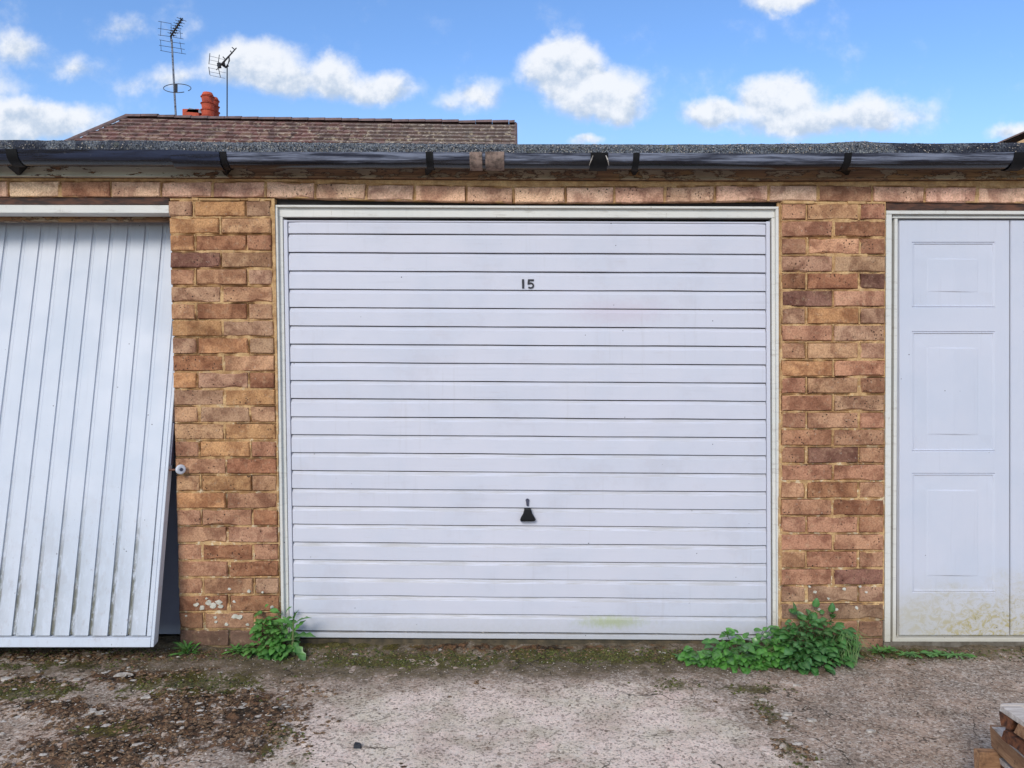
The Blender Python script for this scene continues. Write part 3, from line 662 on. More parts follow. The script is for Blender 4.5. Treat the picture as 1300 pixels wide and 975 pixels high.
# --- gutter
GT = [(-600, 189), (0, 189.5), (210, 190), (285, 193), (540, 193.2), (650, 194), (1000, 195), (1300, 193.4), (1900, 193)]
GY = -.108
def gutter_shell(px0, px1, r0=.052, dpt=.055, mat=None, name='gutter', parent=None, step=10, wob=.0012, seed=0, dz=0.0, th=.003):
    nn = max(2, int((px1 - px0) / step)); sg_ = 12; vs = []; fs = []
    for i in range(nn + 1):
        px = px0 + (px1 - px0) * i / nn; c = P(px, lerp(GT, px), GY - r0); w = (fbm(np.array([px * .03 + seed]), np.array([seed * 1.7]), 2)[0] - .5) * wob * 3
        for rr2 in (0, th):
            for k in range(sg_ + 1):
                a = math.pi * k / sg_; vs.append((c.x, GY - (r0 - rr2 + (.003 if k == 0 and rr2 == 0 else 0)) * math.cos(a), c.z + w + dz - (dpt - rr2) * math.sin(a) ** .9))
    m2 = 2 * (sg_ + 1)
    for i in range(nn):
        for k in range(sg_): fs.append((i * m2 + k, (i + 1) * m2 + k, (i + 1) * m2 + k + 1, i * m2 + k + 1)); q = sg_ + 1; fs.append((i * m2 + q + k, i * m2 + q + k + 1, (i + 1) * m2 + q + k + 1, (i + 1) * m2 + q + k))
        for k in (0, sg_): fs.append((i * m2 + k, i * m2 + sg_ + 1 + k, (i + 1) * m2 + sg_ + 1 + k, (i + 1) * m2 + k))
    for i in (0, nn):
        for k in range(sg_): fs.append((i * m2 + k, i * m2 + k + 1, i * m2 + sg_ + 2 + k, i * m2 + sg_ + 1 + k))
    bm = bmesh.new(); vv_ = [bm.verts.new(p) for p in vs]
    for f in fs: bm.faces.new([vv_[i] for i in f])
    bmesh.ops.recalc_face_normals(bm, faces=bm.faces[:]); bm.verts.index_update()
    o = mk(name, [p.co[:] for p in bm.verts], [[q.index for q in f.verts] for f in bm.faces], mat, parent, smooth=True)
    o.data.set_sharp_from_angle(angle=R(40)); bm.free(); return o
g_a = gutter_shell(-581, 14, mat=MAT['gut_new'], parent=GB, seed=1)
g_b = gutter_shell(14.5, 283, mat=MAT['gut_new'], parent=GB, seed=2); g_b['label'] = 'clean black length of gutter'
g_c = gutter_shell(283.5, 618, mat=MAT['gut_old'], parent=GB, seed=3); g_c['label'] = 'weathered grey-black length of gutter with painted sky sheen'
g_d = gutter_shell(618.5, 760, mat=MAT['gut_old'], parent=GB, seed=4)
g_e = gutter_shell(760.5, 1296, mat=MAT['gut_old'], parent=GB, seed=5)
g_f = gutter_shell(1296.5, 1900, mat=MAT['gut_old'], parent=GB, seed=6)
def bracket(px, par, w=9, tip=-3, mat=MAT['black']):
    o = gutter_shell(px - w / 2, px + w / 2, .0555, .0585, mat, 'gutter_bracket', par, step=3, wob=0, dz=.001)
    # arm from the cup back and down to the fascia
    t = lerp(GT, px); a = P(px, t + 18, GY); b = P(px + tip, 222.5, -.032); m2 = MB(); hw = w / 2 / 293
    m2.add([(a.x - hw * 1.3, GY, a.z), (a.x + hw * 1.3, GY, a.z), (a.x + hw * 1.6, -.030, a.z + .02), (a.x - hw * 1.6, -.030, a.z + .02), (b.x - .006, -.034, b.z), (b.x + .006, -.034, b.z)],
           [(0, 1, 2, 3), (0, 4, 5, 1), (1, 5, 2), (0, 3, 4), (3, 2, 5, 4)])
    m2.build('bracket_arm', mat, par)
bracket(545, g_c, 9); bracket(808, g_e, 8); bracket(1077, g_e, 9, -2); bracket(14, g_a, 14, 10); bracket(283, g_c, 8, 4)
for px in (-250, -500): bracket(px, g_a, 9)
for px in (1345, 1620): bracket(px, g_f, 9)
j1 = gutter_shell(216, 278, .0570, .0610, MAT['gut_new'], 'gutter_joint', g_b, wob=0, dz=-.001)
j2 = gutter_shell(596, 612, .0570, .0600, MAT['cement'], 'gutter_joint', g_c, wob=.002, dz=.0, seed=9); j2['label'] = 'crusted grey gutter joint'
j3 = gutter_shell(616, 640, .0585, .0600, MAT['cement'], 'gutter_joint', g_d, wob=.003, dz=.004, seed=11); j3['label'] = 'crusted gutter joint'
j4 = gutter_shell(750, 772, .0570, .0600, MAT['black'], 'gutter_joint', g_d, wob=0, dz=.002)
for sx in (753, 769):
    p0 = P(sx, 197, GY - .055); p1 = P(sx + (-5 if sx < 760 else 4), 210, GY - .043)
    MB().tube([p0, p0.lerp(p1, .5) + Vector((.0, -.012, 0)), p1], [.0018, .003, .0012], 5).build('sealant_drip', MAT['flake'], j4)
j5 = gutter_shell(1288, 1306, .0570, .0600, MAT['black'], 'gutter_joint', g_e, wob=0)

# ------------------------------------------------------------------ door 15
def bil(tl, tr, br, bl, u_, v_):
    a = (tl[0] + (tr[0] - tl[0]) * u_, tl[1] + (tr[1] - tl[1]) * u_); b = (bl[0] + (br[0] - bl[0]) * u_, bl[1] + (br[1] - bl[1]) * u_)
    return (a[0] + (b[0] - a[0]) * v_, a[1] + (b[1] - a[1]) * v_)
DY = .030
D15 = MB().quad((360, 278), (978, 280.5), (980, 808), (367.5, 803), DY + .024, DY + .03, 0).build('garage_door', MAT['dark'], GB)
D15['label'] = 'closed white up-and-over garage door of horizontal slats, numbered 15'
TL, TR, BR, BL = (365.8, 296.8), (972.2, 299.2), (973.5, 806.0), (373.2, 800.5)
def slat(i, y0f, y1f, first=False):
    nxx = 40; tl_ = rnd.uniform(-.0012, .0012); bw_ = rnd.uniform(-.0015, .0015); prof = [(.022, .0095), (.05, .0090), (.215, .0014), (.24, 0), (.966, 0), (.979, .0012), (.983, .011)]
    if first: prof = [(.0, .004), (.25, .003), (.28, 0), (.93, 0), (.955, .0012), (.96, .012)]
    vs = []; r1 = rnd.uniform(0, 50)
    for a in range(nxx + 1):
        u_ = a / nxx
        endc = max(0, 1 - min(u_, 1 - u_) * nxx / 1.0)
        wz = (fbm(np.array([u_ * 7 + r1]), np.array([i * 3.3]), 3)[0] - .5) * .0030; wy = (fbm(np.array([u_ * 4 + r1]), np.array([9.1]), 2)[0] - .5) * .002
        pt = bil(TL, TR, BR, BL, u_, y0f); pb = bil(TL, TR, BR, BL, u_, y1f)
        for t, yy in prof:
            px = pt[0] + (pb[0] - pt[0]) * t; py = pt[1] + (pb[1] - pt[1]) * t
            q = P(px, py, DY); vs.append((q.x, DY + yy + wy + tl_ * (t - .5) + bw_ * math.sin(math.pi * u_) + endc * .004, q.z + wz * (1 if not first else .3)))
    m2 = len(prof); fs = [(a * m2 + k, a * m2 + k + 1, (a + 1) * m2 + k + 1, (a + 1) * m2 + k) for a in range(nxx) for k in range(m2 - 1)]
    b0 = len(vs); ends = []
    for a in (0, nxx):      # folded ends
        for k in range(m2): q = vs[a * m2 + k]; ends.append((q[0], DY + .02, q[2]))
    vs += ends
    for e_, a in enumerate((0, nxx)):
        for k in range(m2 - 1):
            f = (a * m2 + k, a * m2 + k + 1, b0 + e_ * m2 + k + 1, b0 + e_ * m2 + k); fs.append(f if a else f[::-1])
    return mk('slat', vs, fs, MAT['slat'], D15)
slat(0, -.0345, 0.0, True)
vrow = lambda i: (23.5 * i - .0265 * i * i) / (23.5 * 22 - .0265 * 484)
for i in range(22): slat(i + 1, vrow(i), vrow(i + 1))
MB().quad((364.2, 279.6), (973.0, 281.8), (973.0, 283.6), (364.4, 281.2), DY - .001, DY + .02, .001).build('top_rail', MAT['slat'], D15)
MB().quad((359.8, 279), (364.6, 279.2), (372.6, 803), (367.6, 803), DY - .002, DY + .02, .0015).build('stile', MAT['slat'], D15)
MB().quad((972.9, 281), (977.6, 281), (979.2, 808), (974.4, 808), DY - .002, DY + .02, .0015).build('stile', MAT['slat'], D15)
MB().quad((367.5, 803.0), (979.5, 807.8), (979.5, 813.3), (367.5, 809.4), DY - .008, DY + .03, .002).build('bottom_rail', MAT['slat'], D15)
dbr = MB(); r_ = random.Random(8)
for i in range(150):
    px = 400 + 570 * r_.random() ** 1.1; t = (px - 373) / 600; p = P(px, 801.6 + 5.3 * t + r_.uniform(-.6, 1.2), DY + .003); s_ = r_.uniform(.002, .005)
    dbr.add([p + Vector((r_.uniform(-2, 2) * s_, r_.uniform(-1, 1) * s_, r_.uniform(-.6, .6) * s_)) for _ in range(4)], [(0, 1, 2), (0, 2, 3), (0, 3, 1), (1, 3, 2)])
o = dbr.build('paint_crumbs', MAT['flake'], D15); o['kind'] = 'stuff'
# digits 1 and 5
def poly_solid(name, outline, yf, th, mat, parent):
    bm = bmesh.new(); vs = [bm.verts.new(P(a, b, yf)) for a, b in outline]; f = bm.faces.new(vs); f.normal_update()
    e = bmesh.ops.extrude_face_region(bm, geom=[f]); bmesh.ops.translate(bm, verts=[x for x in e['geom'] if isinstance(x, bmesh.types.BMVert)], vec=(0, -th, 0))
    bmesh.ops.triangulate(bm, faces=[q for q in bm.faces if len(q.verts) > 4]); bmesh.ops.recalc_face_normals(bm, faces=bm.faces[:]); bm.verts.index_update()
    o = mk(name, [q.co[:] for q in bm.verts], [[q.index for q in f.verts] for f in bm.faces], mat, parent); bm.free(); return o
poly_solid('digit', [(662.6, 354.6), (665.4, 354.6), (665.6, 366.2), (662.8, 366.2)], DY - .0005, .0022, MAT['number'], D15)
five = [(670.2, 354.6), (677.8, 354.6), (677.8, 356.9), (672.5, 356.9), (672.2, 358.9)]
cx, cy, ro, ri = 673.6, 362.5, 4.4, 2.2
five += [(cx + ro * math.cos(R(a)) * 1.03, cy + ro * math.sin(R(a)) * .92) for a in range(-95, 156, 18)]
five += [(cx + ri * math.cos(R(a)) * 1.1, cy + ri * math.sin(R(a)) * .9) for a in range(150, -140, -18)] + [(669.6, 361.2)]
poly_solid('digit', five, DY - .0005, .0022, MAT['number'], D15)
# handle and lock
H = MB()
bell = [(665.6, 644.9), (673.6, 644.9), (674.6, 648), (675.8, 652), (678.4, 656), (680, 659.2), (679, 661.6), (675, 662), (665, 662.2), (661, 662), (660.2, 659.6), (661.4, 656.4), (664, 652), (665.2, 648)]
bm = bmesh.new(); rings = []
for (sc, dy) in ((1, DY + .002), (1, DY - .02), (.9, DY - .028), (.72, DY - .030)):
    rings.append([bm.verts.new(P(670 + (a - 670) * sc, 654 + (b - 654) * sc, dy)) for a, b in bell])
for a, b in zip(rings, rings[1:]):
    for i in range(len(bell)): j = (i + 1) % len(bell); bm.faces.new([a[i], a[j], b[j], b[i]])
bm.faces.new(rings[-1]); bmesh.ops.recalc_face_normals(bm, faces=bm.faces[:]); bm.verts.index_update()
mk('door_handle', [q.co[:] for q in bm.verts], [[q.index for q in f.verts] for f in bm.faces], MAT['black'], D15, smooth=False); bm.free()
lk = [(669.6 + 2.4 * math.cos(R(a)), 635 - 2.2 * math.sin(R(a))) for a in range(-40, 221, 20)] + [(668.4, 641.5), (669.8, 642.4), (671.2, 641.5)]
poly_solid('lock', lk, DY - .0005, .006, MAT['lock'], D15)
# frame of door 15: jambs with a lip, head with a lip
FR = MB()
FR.quad((353.2, 263.2), (983.5, 265.8), (983.5, 276.6), (353.2, 275.4), .026, .075, .0015)
FR.quad((353.2, 275.5), (358.8, 275.5), (367.0, 812), (361.4, 812), .027, .075, .0015)
FR.quad((979.6, 276.8), (983.8, 276.8), (985.6, 814), (981.2, 814), .027, .075, .0015)
fr15 = FR.build('door_frame', MAT['frame'], GB)
MB().quad((348.3, 260), (988.8, 262.2), (988.6, 265.2), (348.3, 262.8), .010, .07, .0015).build('frame_lip', MAT['frame'], fr15)
MB().quad((348.3, 263), (352.2, 263), (361, 812), (357.4, 812), .010, .07, .0015).build('frame_lip', MAT['frame'], fr15)
MB().quad((985.0, 265.4), (988.7, 265.4), (989.2, 814), (986.6, 814), .010, .07, .0015).build('frame_lip', MAT['frame'], fr15)

# ------------------------------------------------------------------ left door, tilted open at the foot
XT = P(0, 280, .20); zt = XT.z; edge_x = -1.477
yb_, zb_ = -.19, .085
D_L = None
def LD(x, s_, off=0.0):
    """point on the tilted leaf: x across, s_ 0 at the top to 1 at the foot, off metres in front of the leaf"""
    y = .20 + (yb_ - .20) * s_; z = zt + (zb_ - zt) * s_
    nrm = Vector((0, -(zt - zb_), -(.20 - yb_))).normalized()     # outward, towards the camera
    lean = -.004 * s_
    return Vector((x + lean, y, z)) + Vector((0, nrm.y, nrm.z * -1 if nrm.z > 0 else nrm.z)) * off
x_l = edge_x - 2.13
DL = MB(); DL.hexa([LD(x_l + .01, .995, -.02), LD(edge_x - .01, .995, -.02), LD(edge_x - .01, .0, -.02), LD(x_l + .01, 0, -.02),
                    LD(x_l + .01, .995, -.024), LD(edge_x - .01, .995, -.024), LD(edge_x - .01, .0, -.024), LD(x_l + .01, 0, -.024)])
DL = DL.build('garage_door', MAT['ridge'], GB); DL['label'] = 'white up-and-over garage door of vertical ridges, tilted open at the foot'
pitch_ = .0794; x = edge_x - .033; k = 0
while x - pitch_ > x_l + .03:
    prof = [(0, 0), (.74, 0), (.80, .008), (.93, .008), (1.0, 0)]; vs = []; gv = []
    xa, xb = x - pitch_, x; ns = 30
    for j in range(ns + 1):
        s_ = .0 + .975 * j / ns; w = (fbm(np.array([s_ * 5 + k * 7.1]), np.array([2.2 + k]), 3)[0] - .5) * .0022
        capb = 1.0 if j < ns else 0
        for t, dpt in ((0, .008), (.09, .0078), (.19, 0), (.93, 0), (.945, .0078), (1.0, .008)):
            vs.append(LD(xa + (xb - xa) * t + w * .5, s_, -(dpt * (1 if 0 < j else 0)) + w)); gv.append({0: 1.0, .09: .75, .19: .25, .945: .8, 1.0: 1.0}.get(t, 0.0))
    m2 = 6; fs = [(j * m2 + i, (j + 1) * m2 + i, (j + 1) * m2 + i + 1, j * m2 + i + 1) for j in range(ns) for i in range(m2 - 1)]
    mk('ridge_panel', vs, fs, MAT['ridge'], DL, attr=dict(groove=gv)); x -= pitch_; k += 1
def leafbox(name, xa, xb, s0, s1, o0, o1, par, mat=MAT['ridge'], b=.0015):
    c = [LD(xa, s1, o0), LD(xb, s1, o0), LD(xb, s0, o0), LD(xa, s0, o0), LD(xa, s1, o1), LD(xb, s1, o1), LD(xb, s0, o1), LD(xa, s0, o1)]
    bm = bmesh.new(); vs = [bm.verts.new(q) for q in c]
    for f in [(0, 1, 2, 3), (5, 4, 7, 6), (1, 5, 6, 2), (4, 0, 3, 7), (3, 2, 6, 7), (4, 5, 1, 0)]: bm.faces.new([vs[i] for i in f])
    bmesh.ops.bevel(bm, geom=bm.edges[:], offset=b, segments=1, affect='EDGES'); bm.verts.index_update()
    o = mk(name, [q.co[:] for q in bm.verts], [[q.index for q in f.verts] for f in bm.faces], mat, par); bm.free(); return o
leafbox('stile', edge_x - .033, edge_x - .014, 0, .976, .001, -.035, DL)
leafbox('stile', edge_x - .0125, edge_x, 0, .999, .003, -.04, DL)
leafbox('stile', x_l, x_l + .03, 0, .999, .002, -.035, DL)
leafbox('bottom_rail', x_l + .03, edge_x - .0135, .979, .999, .004, -.035, DL)
# roller on its spindle at the door edge
s_w = .565; c = P(229.5, 596, -.032); pw = P(216, 596.5, -.03)
MB().tube([pw - Vector((.03, 0, 0)), pw, c], .0042, 8).build('roller_spindle', MAT['rust'], DL)
ax = Vector((.72, -.69, 0)).normalized(); e1 = Vector((0, 0, 1)); e2 = ax.cross(e1); vs = []; fs = []; prf = [(.006, .004), (.012, .0052), (.019, .0052), (.0215, .002), (.0215, -.004), (.018, -.006), (.004, -.006)]
for (r0, h0) in prf:
    for q in range(20): a = 2 * math.pi * q / 20; vs.append(c + ax * h0 + (e1 * math.cos(a) + e2 * math.sin(a)) * r0)
for a in range(len(prf) - 1):
    for q in range(20): fs.append((a * 20 + q, (a + 1) * 20 + q, (a + 1) * 20 + (q + 1) % 20, a * 20 + (q + 1) % 20))
fs.append(tuple(range(6 * 20, 7 * 20)))
wh = mk('roller', vs, fs, MAT['nylon'], DL, smooth=True)
MB().tube([c + ax * .002, c + ax * .007], .0075, 10).build('roller_bolt', MAT['lock'], DL)
leafbox('roller_plate', edge_x - .002, edge_x + .008, .50, .60, -.004, -.03, DL, MAT['lock'])
# frame, lintel board and grey inner board
FL = MB(); FL.quad((-428, 259.2), (214.2, 260.4), (214.4, 270.5), (-428, 269.5), .004, .09, .0015)
frl = FL.build('door_frame', MAT['frame'], GB)
MB().quad((-428, 274), (216, 275), (216, 280.5), (-428, 280.5), .10, .14, .001).build('head_board', MAT['fb'], frl)
MB().quad((168, 470), (236, 470), (236, 805), (168, 805), .108, .13, .001).build('inner_board', MAT['grey'], GB)['label'] = 'plain dark grey board just inside the left garage'
MB().quad((-150, 262), (300, 262), (300, 815), (-150, 815), .60, .63, .001).build('dark_backdrop', MAT['dark'], GB)  # near-black sheet stands in for the shade deeper inside the garage

# ------------------------------------------------------------------ right door of raised and fielded panels
RY = .034
DR = MB().quad((1139, 278.6), (1742, 281), (1742, 807), (1139, 807), RY + .012, RY + .03, 0).build('garage_door', MAT['panel'], GB)
DR['label'] = 'closed white garage door of moulded panels, algae along its foot'
def moulded(px0, px1):
    """one leaf with three raised and fielded panels as a stepped height field"""
    ox0, ox1 = px0 + 16.5, px1 - 18.5; ix0, ix1 = px0 + 36, px1 - 39
    zs = [(307, 391, 328, 371), (420.5, 573.8, 441, 552.5), (600.5, 752.5, 622, 732)]
    def ramp(v_, a, b, c, d_): return np.interp(v_, [a, b, c, d_], [0, 1, 1, 0])
    xb = sorted({px0, px1, *[ox0 + q for q in (0, 1.0, 2.2, 3.4)], *[ox1 - q for q in (0, 1.0, 2.2, 3.4)], ix0, ix0 + 1.6, ix1, ix1 - 1.6, (px0 + px1) / 2, px0 + .8, px1 - .8})
    yb = [279.2, 280.2, 806, 806.8]
    for a, b, c, d_ in zs: yb += [a, a + 1.0, a + 2.2, a + 3.4, c, c + 1.6, d_ - 1.6, d_, b - 3.4, b - 2.2, b - 1.0, b]
    yb = sorted(set(yb)); vs = []
    for yy in yb:
        for xx in xb:
            h = 0.0
            for a, b, c, d_ in zs:
                if a <= yy <= b and ox0 <= xx <= ox1:
                    ev, eh = min(yy - a, b - yy), min(xx - ox0, ox1 - xx); e_ = min(ev, eh)
                    h = float(np.interp(e_, [0, 1.0, 2.2, 3.4, 20], [0, .0050, .0012, .0060, .0036])) if ev <= eh else float(np.interp(e_, [0, 3.4, 20], [0, .0026, .0040]))
                    ii = min(xx - ix0, ix1 - xx, yy - c, d_ - yy)
                    if ii >= 0: h = float(np.interp(ii, [0, 1.6 if min(yy - c, d_ - yy) < min(xx - ix0, ix1 - xx) else 8], [.0056, .0016]))
            if xx in (px0, px1) or yy in (yb[0], yb[-1]): h = .005
            q = P(xx, yy, RY); vs.append((q.x, RY + h, q.z))
    m2 = len(xb); fs = [(j * m2 + i, (j + 1) * m2 + i, (j + 1) * m2 + i + 1, j * m2 + i + 1) for j in range(len(yb) - 1) for i in range(m2 - 1)]
    return mk('door_panel', vs, fs, MAT['panel'], DR)
for a in (1141.3, 1283.0, 1424.7, 1566.4): moulded(a, a + 140.6)
FRR = MB()
FRR.quad((1125.2, 272.0), (1132.4, 272.0), (1130.6, 815.2), (1123.2, 815.2), .006, .09, .0015)
FRR.quad((1736, 279), (1743, 279), (1743, 815), (1736, 815), .006, .09, .0015)
FRR.quad((1125.2, 267.2), (1743, 268.8), (1743, 272.8), (1125.2, 271.6), .004, .09, .0015)
frr = FRR.build('door_frame', MAT['frame'], GB)
MB().quad((1133, 273.2), (1735.6, 274.4), (1735.6, 277.6), (1133, 276.8), .020, .08, .001).build('head_board', MAT['frame'], frr)
MB().quad((1135.8, 277.4), (1139.8, 277.4), (1137.6, 814.6), (1133.4, 814.6), .020, .08, .001).build('inner_jamb', MAT['frame'], frr)
MB().quad((1133.2, 809.8), (1735.6, 811), (1735.6, 815.2), (1133.2, 814.8), .0195, .10, .0015).build('sill', MAT['frame'], frr)
MB().quad((1130.8, 273), (1136.0, 273), (1134, 815.1), (1129.0, 815.1), .075, .10, 0).build('jamb_backing', MAT['dark'], frr)
# lichen on the foot of the left pillar
r_ = random.Random(5); ln = MB()
spots = [(249, 768, 3), (256, 772, 3.4), (264, 766, 4.2), (270, 770, 4.6), (277, 765, 4), (280, 770, 3.2), (297, 764, 2), (298, 783, 3.8), (304, 784, 3.6), (273, 784, 2), (274, 790, 1.8), (287, 793, 2.6), (314, 793, 2.2), (291, 748, 1.8),
         (316, 751, 2.2), (333, 752, 1.6), (345, 771, 2.4), (262, 760, 1.6), (236, 782, 1.4), (1035, 752, 2.2), (1052, 760, 1.8), (1072, 748, 2.4), (1088, 772, 2.4), (1062, 774, 2), (1100, 752, 1.6), (1040, 774, 2.4), (1010, 771, 1.8), (1028, 745, 1.6), (1092, 745, 1.8)]
for (px, py, rr2) in spots:
    c = P(px, py, -.0032); N_ = 9; top_ = []; bot = []
    for q in range(N_):
        a = 2 * math.pi * q / N_; k = rr2 / 293 * r_.uniform(.65, 1.15) * 1.0
        top_.append(c + Vector((math.cos(a) * k * 1.1, r_.uniform(-.0006, .0006), math.sin(a) * k * .8))); bot.append(c + Vector((math.cos(a) * k * 1.25, .004, math.sin(a) * k * .95)))
    ln.add(top_ + bot, [tuple(range(N_))[::-1]] + [(q, (q + 1) % N_, N_ + (q + 1) % N_, N_ + q) for q in range(N_)])
half = MB(); o = ln.build('lichen', MAT['lich'], GB); o['kind'] = 'stuff'

# ------------------------------------------------------------------ the house behind
HY = 16.7; ZD = HY - CAM.y
hl = P(160, 150, HY); hr = P(653.5, 158.5, HY); slope = R(38)
HB = empty('house', ((hl.x + hr.x) / 2, HY, 0), 'red-brown tiled house roof with hipped left end, rising behind the garages', 'house')
run = 4.2; eave_z = hl.z - run * math.tan(slope)
def rp(s_, e_):
    """point on the front slope: s_ along the ridge 0..1 (x in metres), e_ metres down the slope"""
    zr = hl.z + (hr.z - hl.z) * (s_ - hl.x) / (hr.x - hl.x) + .10 * (((s_ - hl.x) / (hr.x - hl.x) - .5) ** 2 - .25)
    return Vector((s_, HY - e_ * math.cos(slope), zr - e_ * math.sin(slope)))
hipk = .48      # how far the hip runs out to the left per metre down the slope
tl = MB(); gauge = .225; r_ = random.Random(12); tw = .20; rows_ = int(run / math.cos(slope) / gauge)
for j in range(rows_):
    e0 = j * gauge; e1 = e0 + gauge * 1.25
    xl = hl.x - e0 * hipk; xx = xl + (tw / 2 if j % 2 else 0) - .05
    while xx < hr.x:
        x2 = min(xx + tw - .006, hr.x + .03); lift = r_.uniform(0, .018); e1j = e1 + r_.uniform(-.012, .012) ; t0 = .012; up_ = Vector((0, -math.sin(slope), math.cos(slope)))
        a, b = rp(xx, e0) + up_ * t0, rp(x2, e0) + up_ * t0; c, d_ = rp(x2, e1j) + up_ * (.062 + lift), rp(xx, e1j) + up_ * (.062 + lift + r_.uniform(-.008, .008))
        dn = up_ * -.050
        tl.add([a, b, c, d_, c + dn, d_ + dn], [(0, 3, 2, 1), (3, 5, 4, 2)]); xx += tw
rf = MB()
eL = hl.x - run / math.cos(slope) * hipk
rf.add([rp(hl.x, 0), rp(hr.x, 0), rp(hr.x, run / math.cos(slope)), Vector((eL, HY - run, eave_z)), Vector((hr.x, HY + run, eave_z)), Vector((eL, HY + run, eave_z))],
       [(0, 3, 2, 1), (0, 1, 4, 5), (0, 5, 3), (1, 2, 4)])
roof = rf.build('roof', MAT['tileA'], HB)
def m_tiles():
    m_, n = newmat('lichened_tiles'); p = n.pos(); x, y, z = n.xyz(p)
    q = n.n('ShaderNodeTexVoronoi'); n.put(q.inputs['Vector'], n.v('MULTIPLY', p, (5, 0, 6.5))); q.inputs['Scale'].default_value = 1
    k = n.xyz(q.outputs['Color'])[0]; nn_ = n.noise(p, 3, 4, .7)
    col = n.mix(n.ss(k, .1, .9), sg(126, 86, 80), sg(82, 62, 58))
    col = n.mix(n.ss(k, .7, .95, 0, .6), col, sg(176, 142, 124))
    gy = n.ss(x, -6.0, -1.0, .15, .7); col = n.mix(gy, col, sg(112, 102, 94))
    li = n.m('MULTIPLY', n.m('MULTIPLY', n.ss(n.noise(p, 9, 5, .75), .54, .62), n.ss(x, -9.5, -3.5, .45, 1.0)), .85); col = n.mix(li, col, sg(205, 190, 165))
    n.out(col, .9, n.bump(nn_, .4, .01)); return m_
mtile = m_tiles()
o = tl.build('roof_tiles', mtile, roof); o['kind'] = 'stuff'
# ridge and hip tiles
def ridge_tile(a, b, par):
    t = (b - a); N_ = 6; side = Vector((-t.y, t.x, 0)).normalized() if abs(t.y) > .01 or True else None
    side = Vector((0, 1, 0)) if abs(t.y) < abs(t.x) * .2 else Vector((-t.y, t.x, 0)).normalized(); up_ = Vector((0, 0, 1)); vs = []
    for q, rr2 in ((a, .115), (b, .125)):
        for k in range(N_ + 1): an = math.pi * k / N_; vs.append(q + side * math.cos(an) * rr2 + up_ * (math.sin(an) * rr2 * .75 - .03))
    fs = [(k, k + 1, N_ + 2 + k, N_ + 1 + k) for k in range(N_)] + [tuple(range(N_ + 1)), tuple(range(2 * N_ + 1, N_, -1))]
    return mk('ridge_tile', vs, fs, MAT['ridge_t'], par, smooth=False)
xx = hl.x
while xx < hr.x - .1:
    a = rp(xx, 0); b = rp(min(xx + .42, hr.x), 0); j = rnd.uniform(-.012, .012); ridge_tile(a + Vector((0, 0, j + .05)), b + Vector((0, 0, j + .055)), roof); xx += .43
hipb = Vector((eL, HY - run, eave_z)); hv = (hipb - hl); nh = int(hv.length / .4)
for i in range(nh): a = hl + hv * (i / nh); b = hl + hv * ((i + .96) / nh); ridge_tile(b + Vector((0, 0, .06)), a + Vector((0, 0, .05)), roof)
# verge board on the right gable and walls
w_ = MB(); w_.box(eL + .35, hr.x - .05, HY - run + .35, HY + run - .35, 0, eave_z + .02); w_.build('wall', MAT['housebrick'], HB)
gw = MB(); gw.add([(hr.x - .04, HY - run + .4, eave_z), (hr.x - .04, HY + run - .4, eave_z), (hr.x - .04, HY, hr.z - .3), (hr.x - .2, HY - run + .4, eave_z), (hr.x - .2, HY + run - .4, eave_z), (hr.x - .2, HY, hr.z - .3)],
                   [(0, 1, 2), (5, 4, 3), (0, 3, 4, 1), (1, 4, 5, 2), (2, 5, 3, 0)]); gw.build('gable', MAT['housebrick'], HB)
vb = MB(); a = rp(hr.x + .02, -.02) + Vector((0, 0, .03)); b = rp(hr.x + .02, run / math.cos(slope)) + Vector((0, 0, .03)); vb.tube([a, b], .045, 4); vb.build('verge', MAT['ridge_t'], HB)
# chimney behind the ridge with louvred pots
CY = HY + 1.1
c0 = P(236, 156, CY); c1 = P(279, 156, CY)
ch = MB(); ch.box(c0.x - .08, c1.x + .1, CY - .35, CY + .35, c0.z - 1.6, c0.z - .03, .01); chim = ch.build('chimney', MAT['housebrick'], HB)
def pot(px, py_top, w, y, nring=4, py_bot=156):
    base = P(px, py_bot, y); top_ = P(px, py_top, y); Hh = top_.z - base.z; r0 = w / 2 * (y - CAM.y) / F; vs = []; fs = []; prof = []
    body = Hh * .90 / nring
    for i in range(nring):
        z0 = i * body; q = 1 - .10 * i / nring
        prof += [(r0 * .86 * q, z0), (r0 * .98 * q, z0 + body * .70), (r0 * 1.12 * q, z0 + body * .78), (r0 * 1.12 * q, z0 + body * .86), (r0 * .72 * q, z0 + body * .865), (r0 * .72 * q, z0 + body)]
    prof += [(r0 * .90, nring * body), (r0 * .68, Hh), (r0 * .55, Hh), (r0 * .5, Hh - .1)]
    N_ = 20
    for rr2, zz in prof:
        for k in range(N_): a = 2 * math.pi * k / N_; vs.append((base.x + rr2 * math.cos(a), y + rr2 * math.sin(a), base.z + zz))
    for i in range(len(prof) - 1):
        for k in range(N_): fs.append((i * N_ + k, i * N_ + (k + 1) % N_, (i + 1) * N_ + (k + 1) % N_, (i + 1) * N_ + k))
    o = mk('chimney_pot', vs, fs, MAT['pot'], chim, smooth=False); return o
pot(264, 118, 16.5, CY - .15, 4); pot(271.5, 124, 14, CY + .35, 4)
b0 = P(246, 156, CY); b1 = P(246, 141, CY); lw = 10.5 * (CY - CAM.y) / F
pt = MB(); pt.box(b0.x - lw, b0.x + lw, CY - .2, CY + .2, b0.z - .05, b1.z, .015); lp = pt.build('chimney_pot', MAT['pot'], chim); lp['label'] = 'low square pot with a lead hood'
hd = MB(); a = P(236.5, 142, CY - .2); b = P(240, 136.8, CY - .2); c = P(255, 140, CY - .2); d_ = P(256, 143.5, CY - .2)
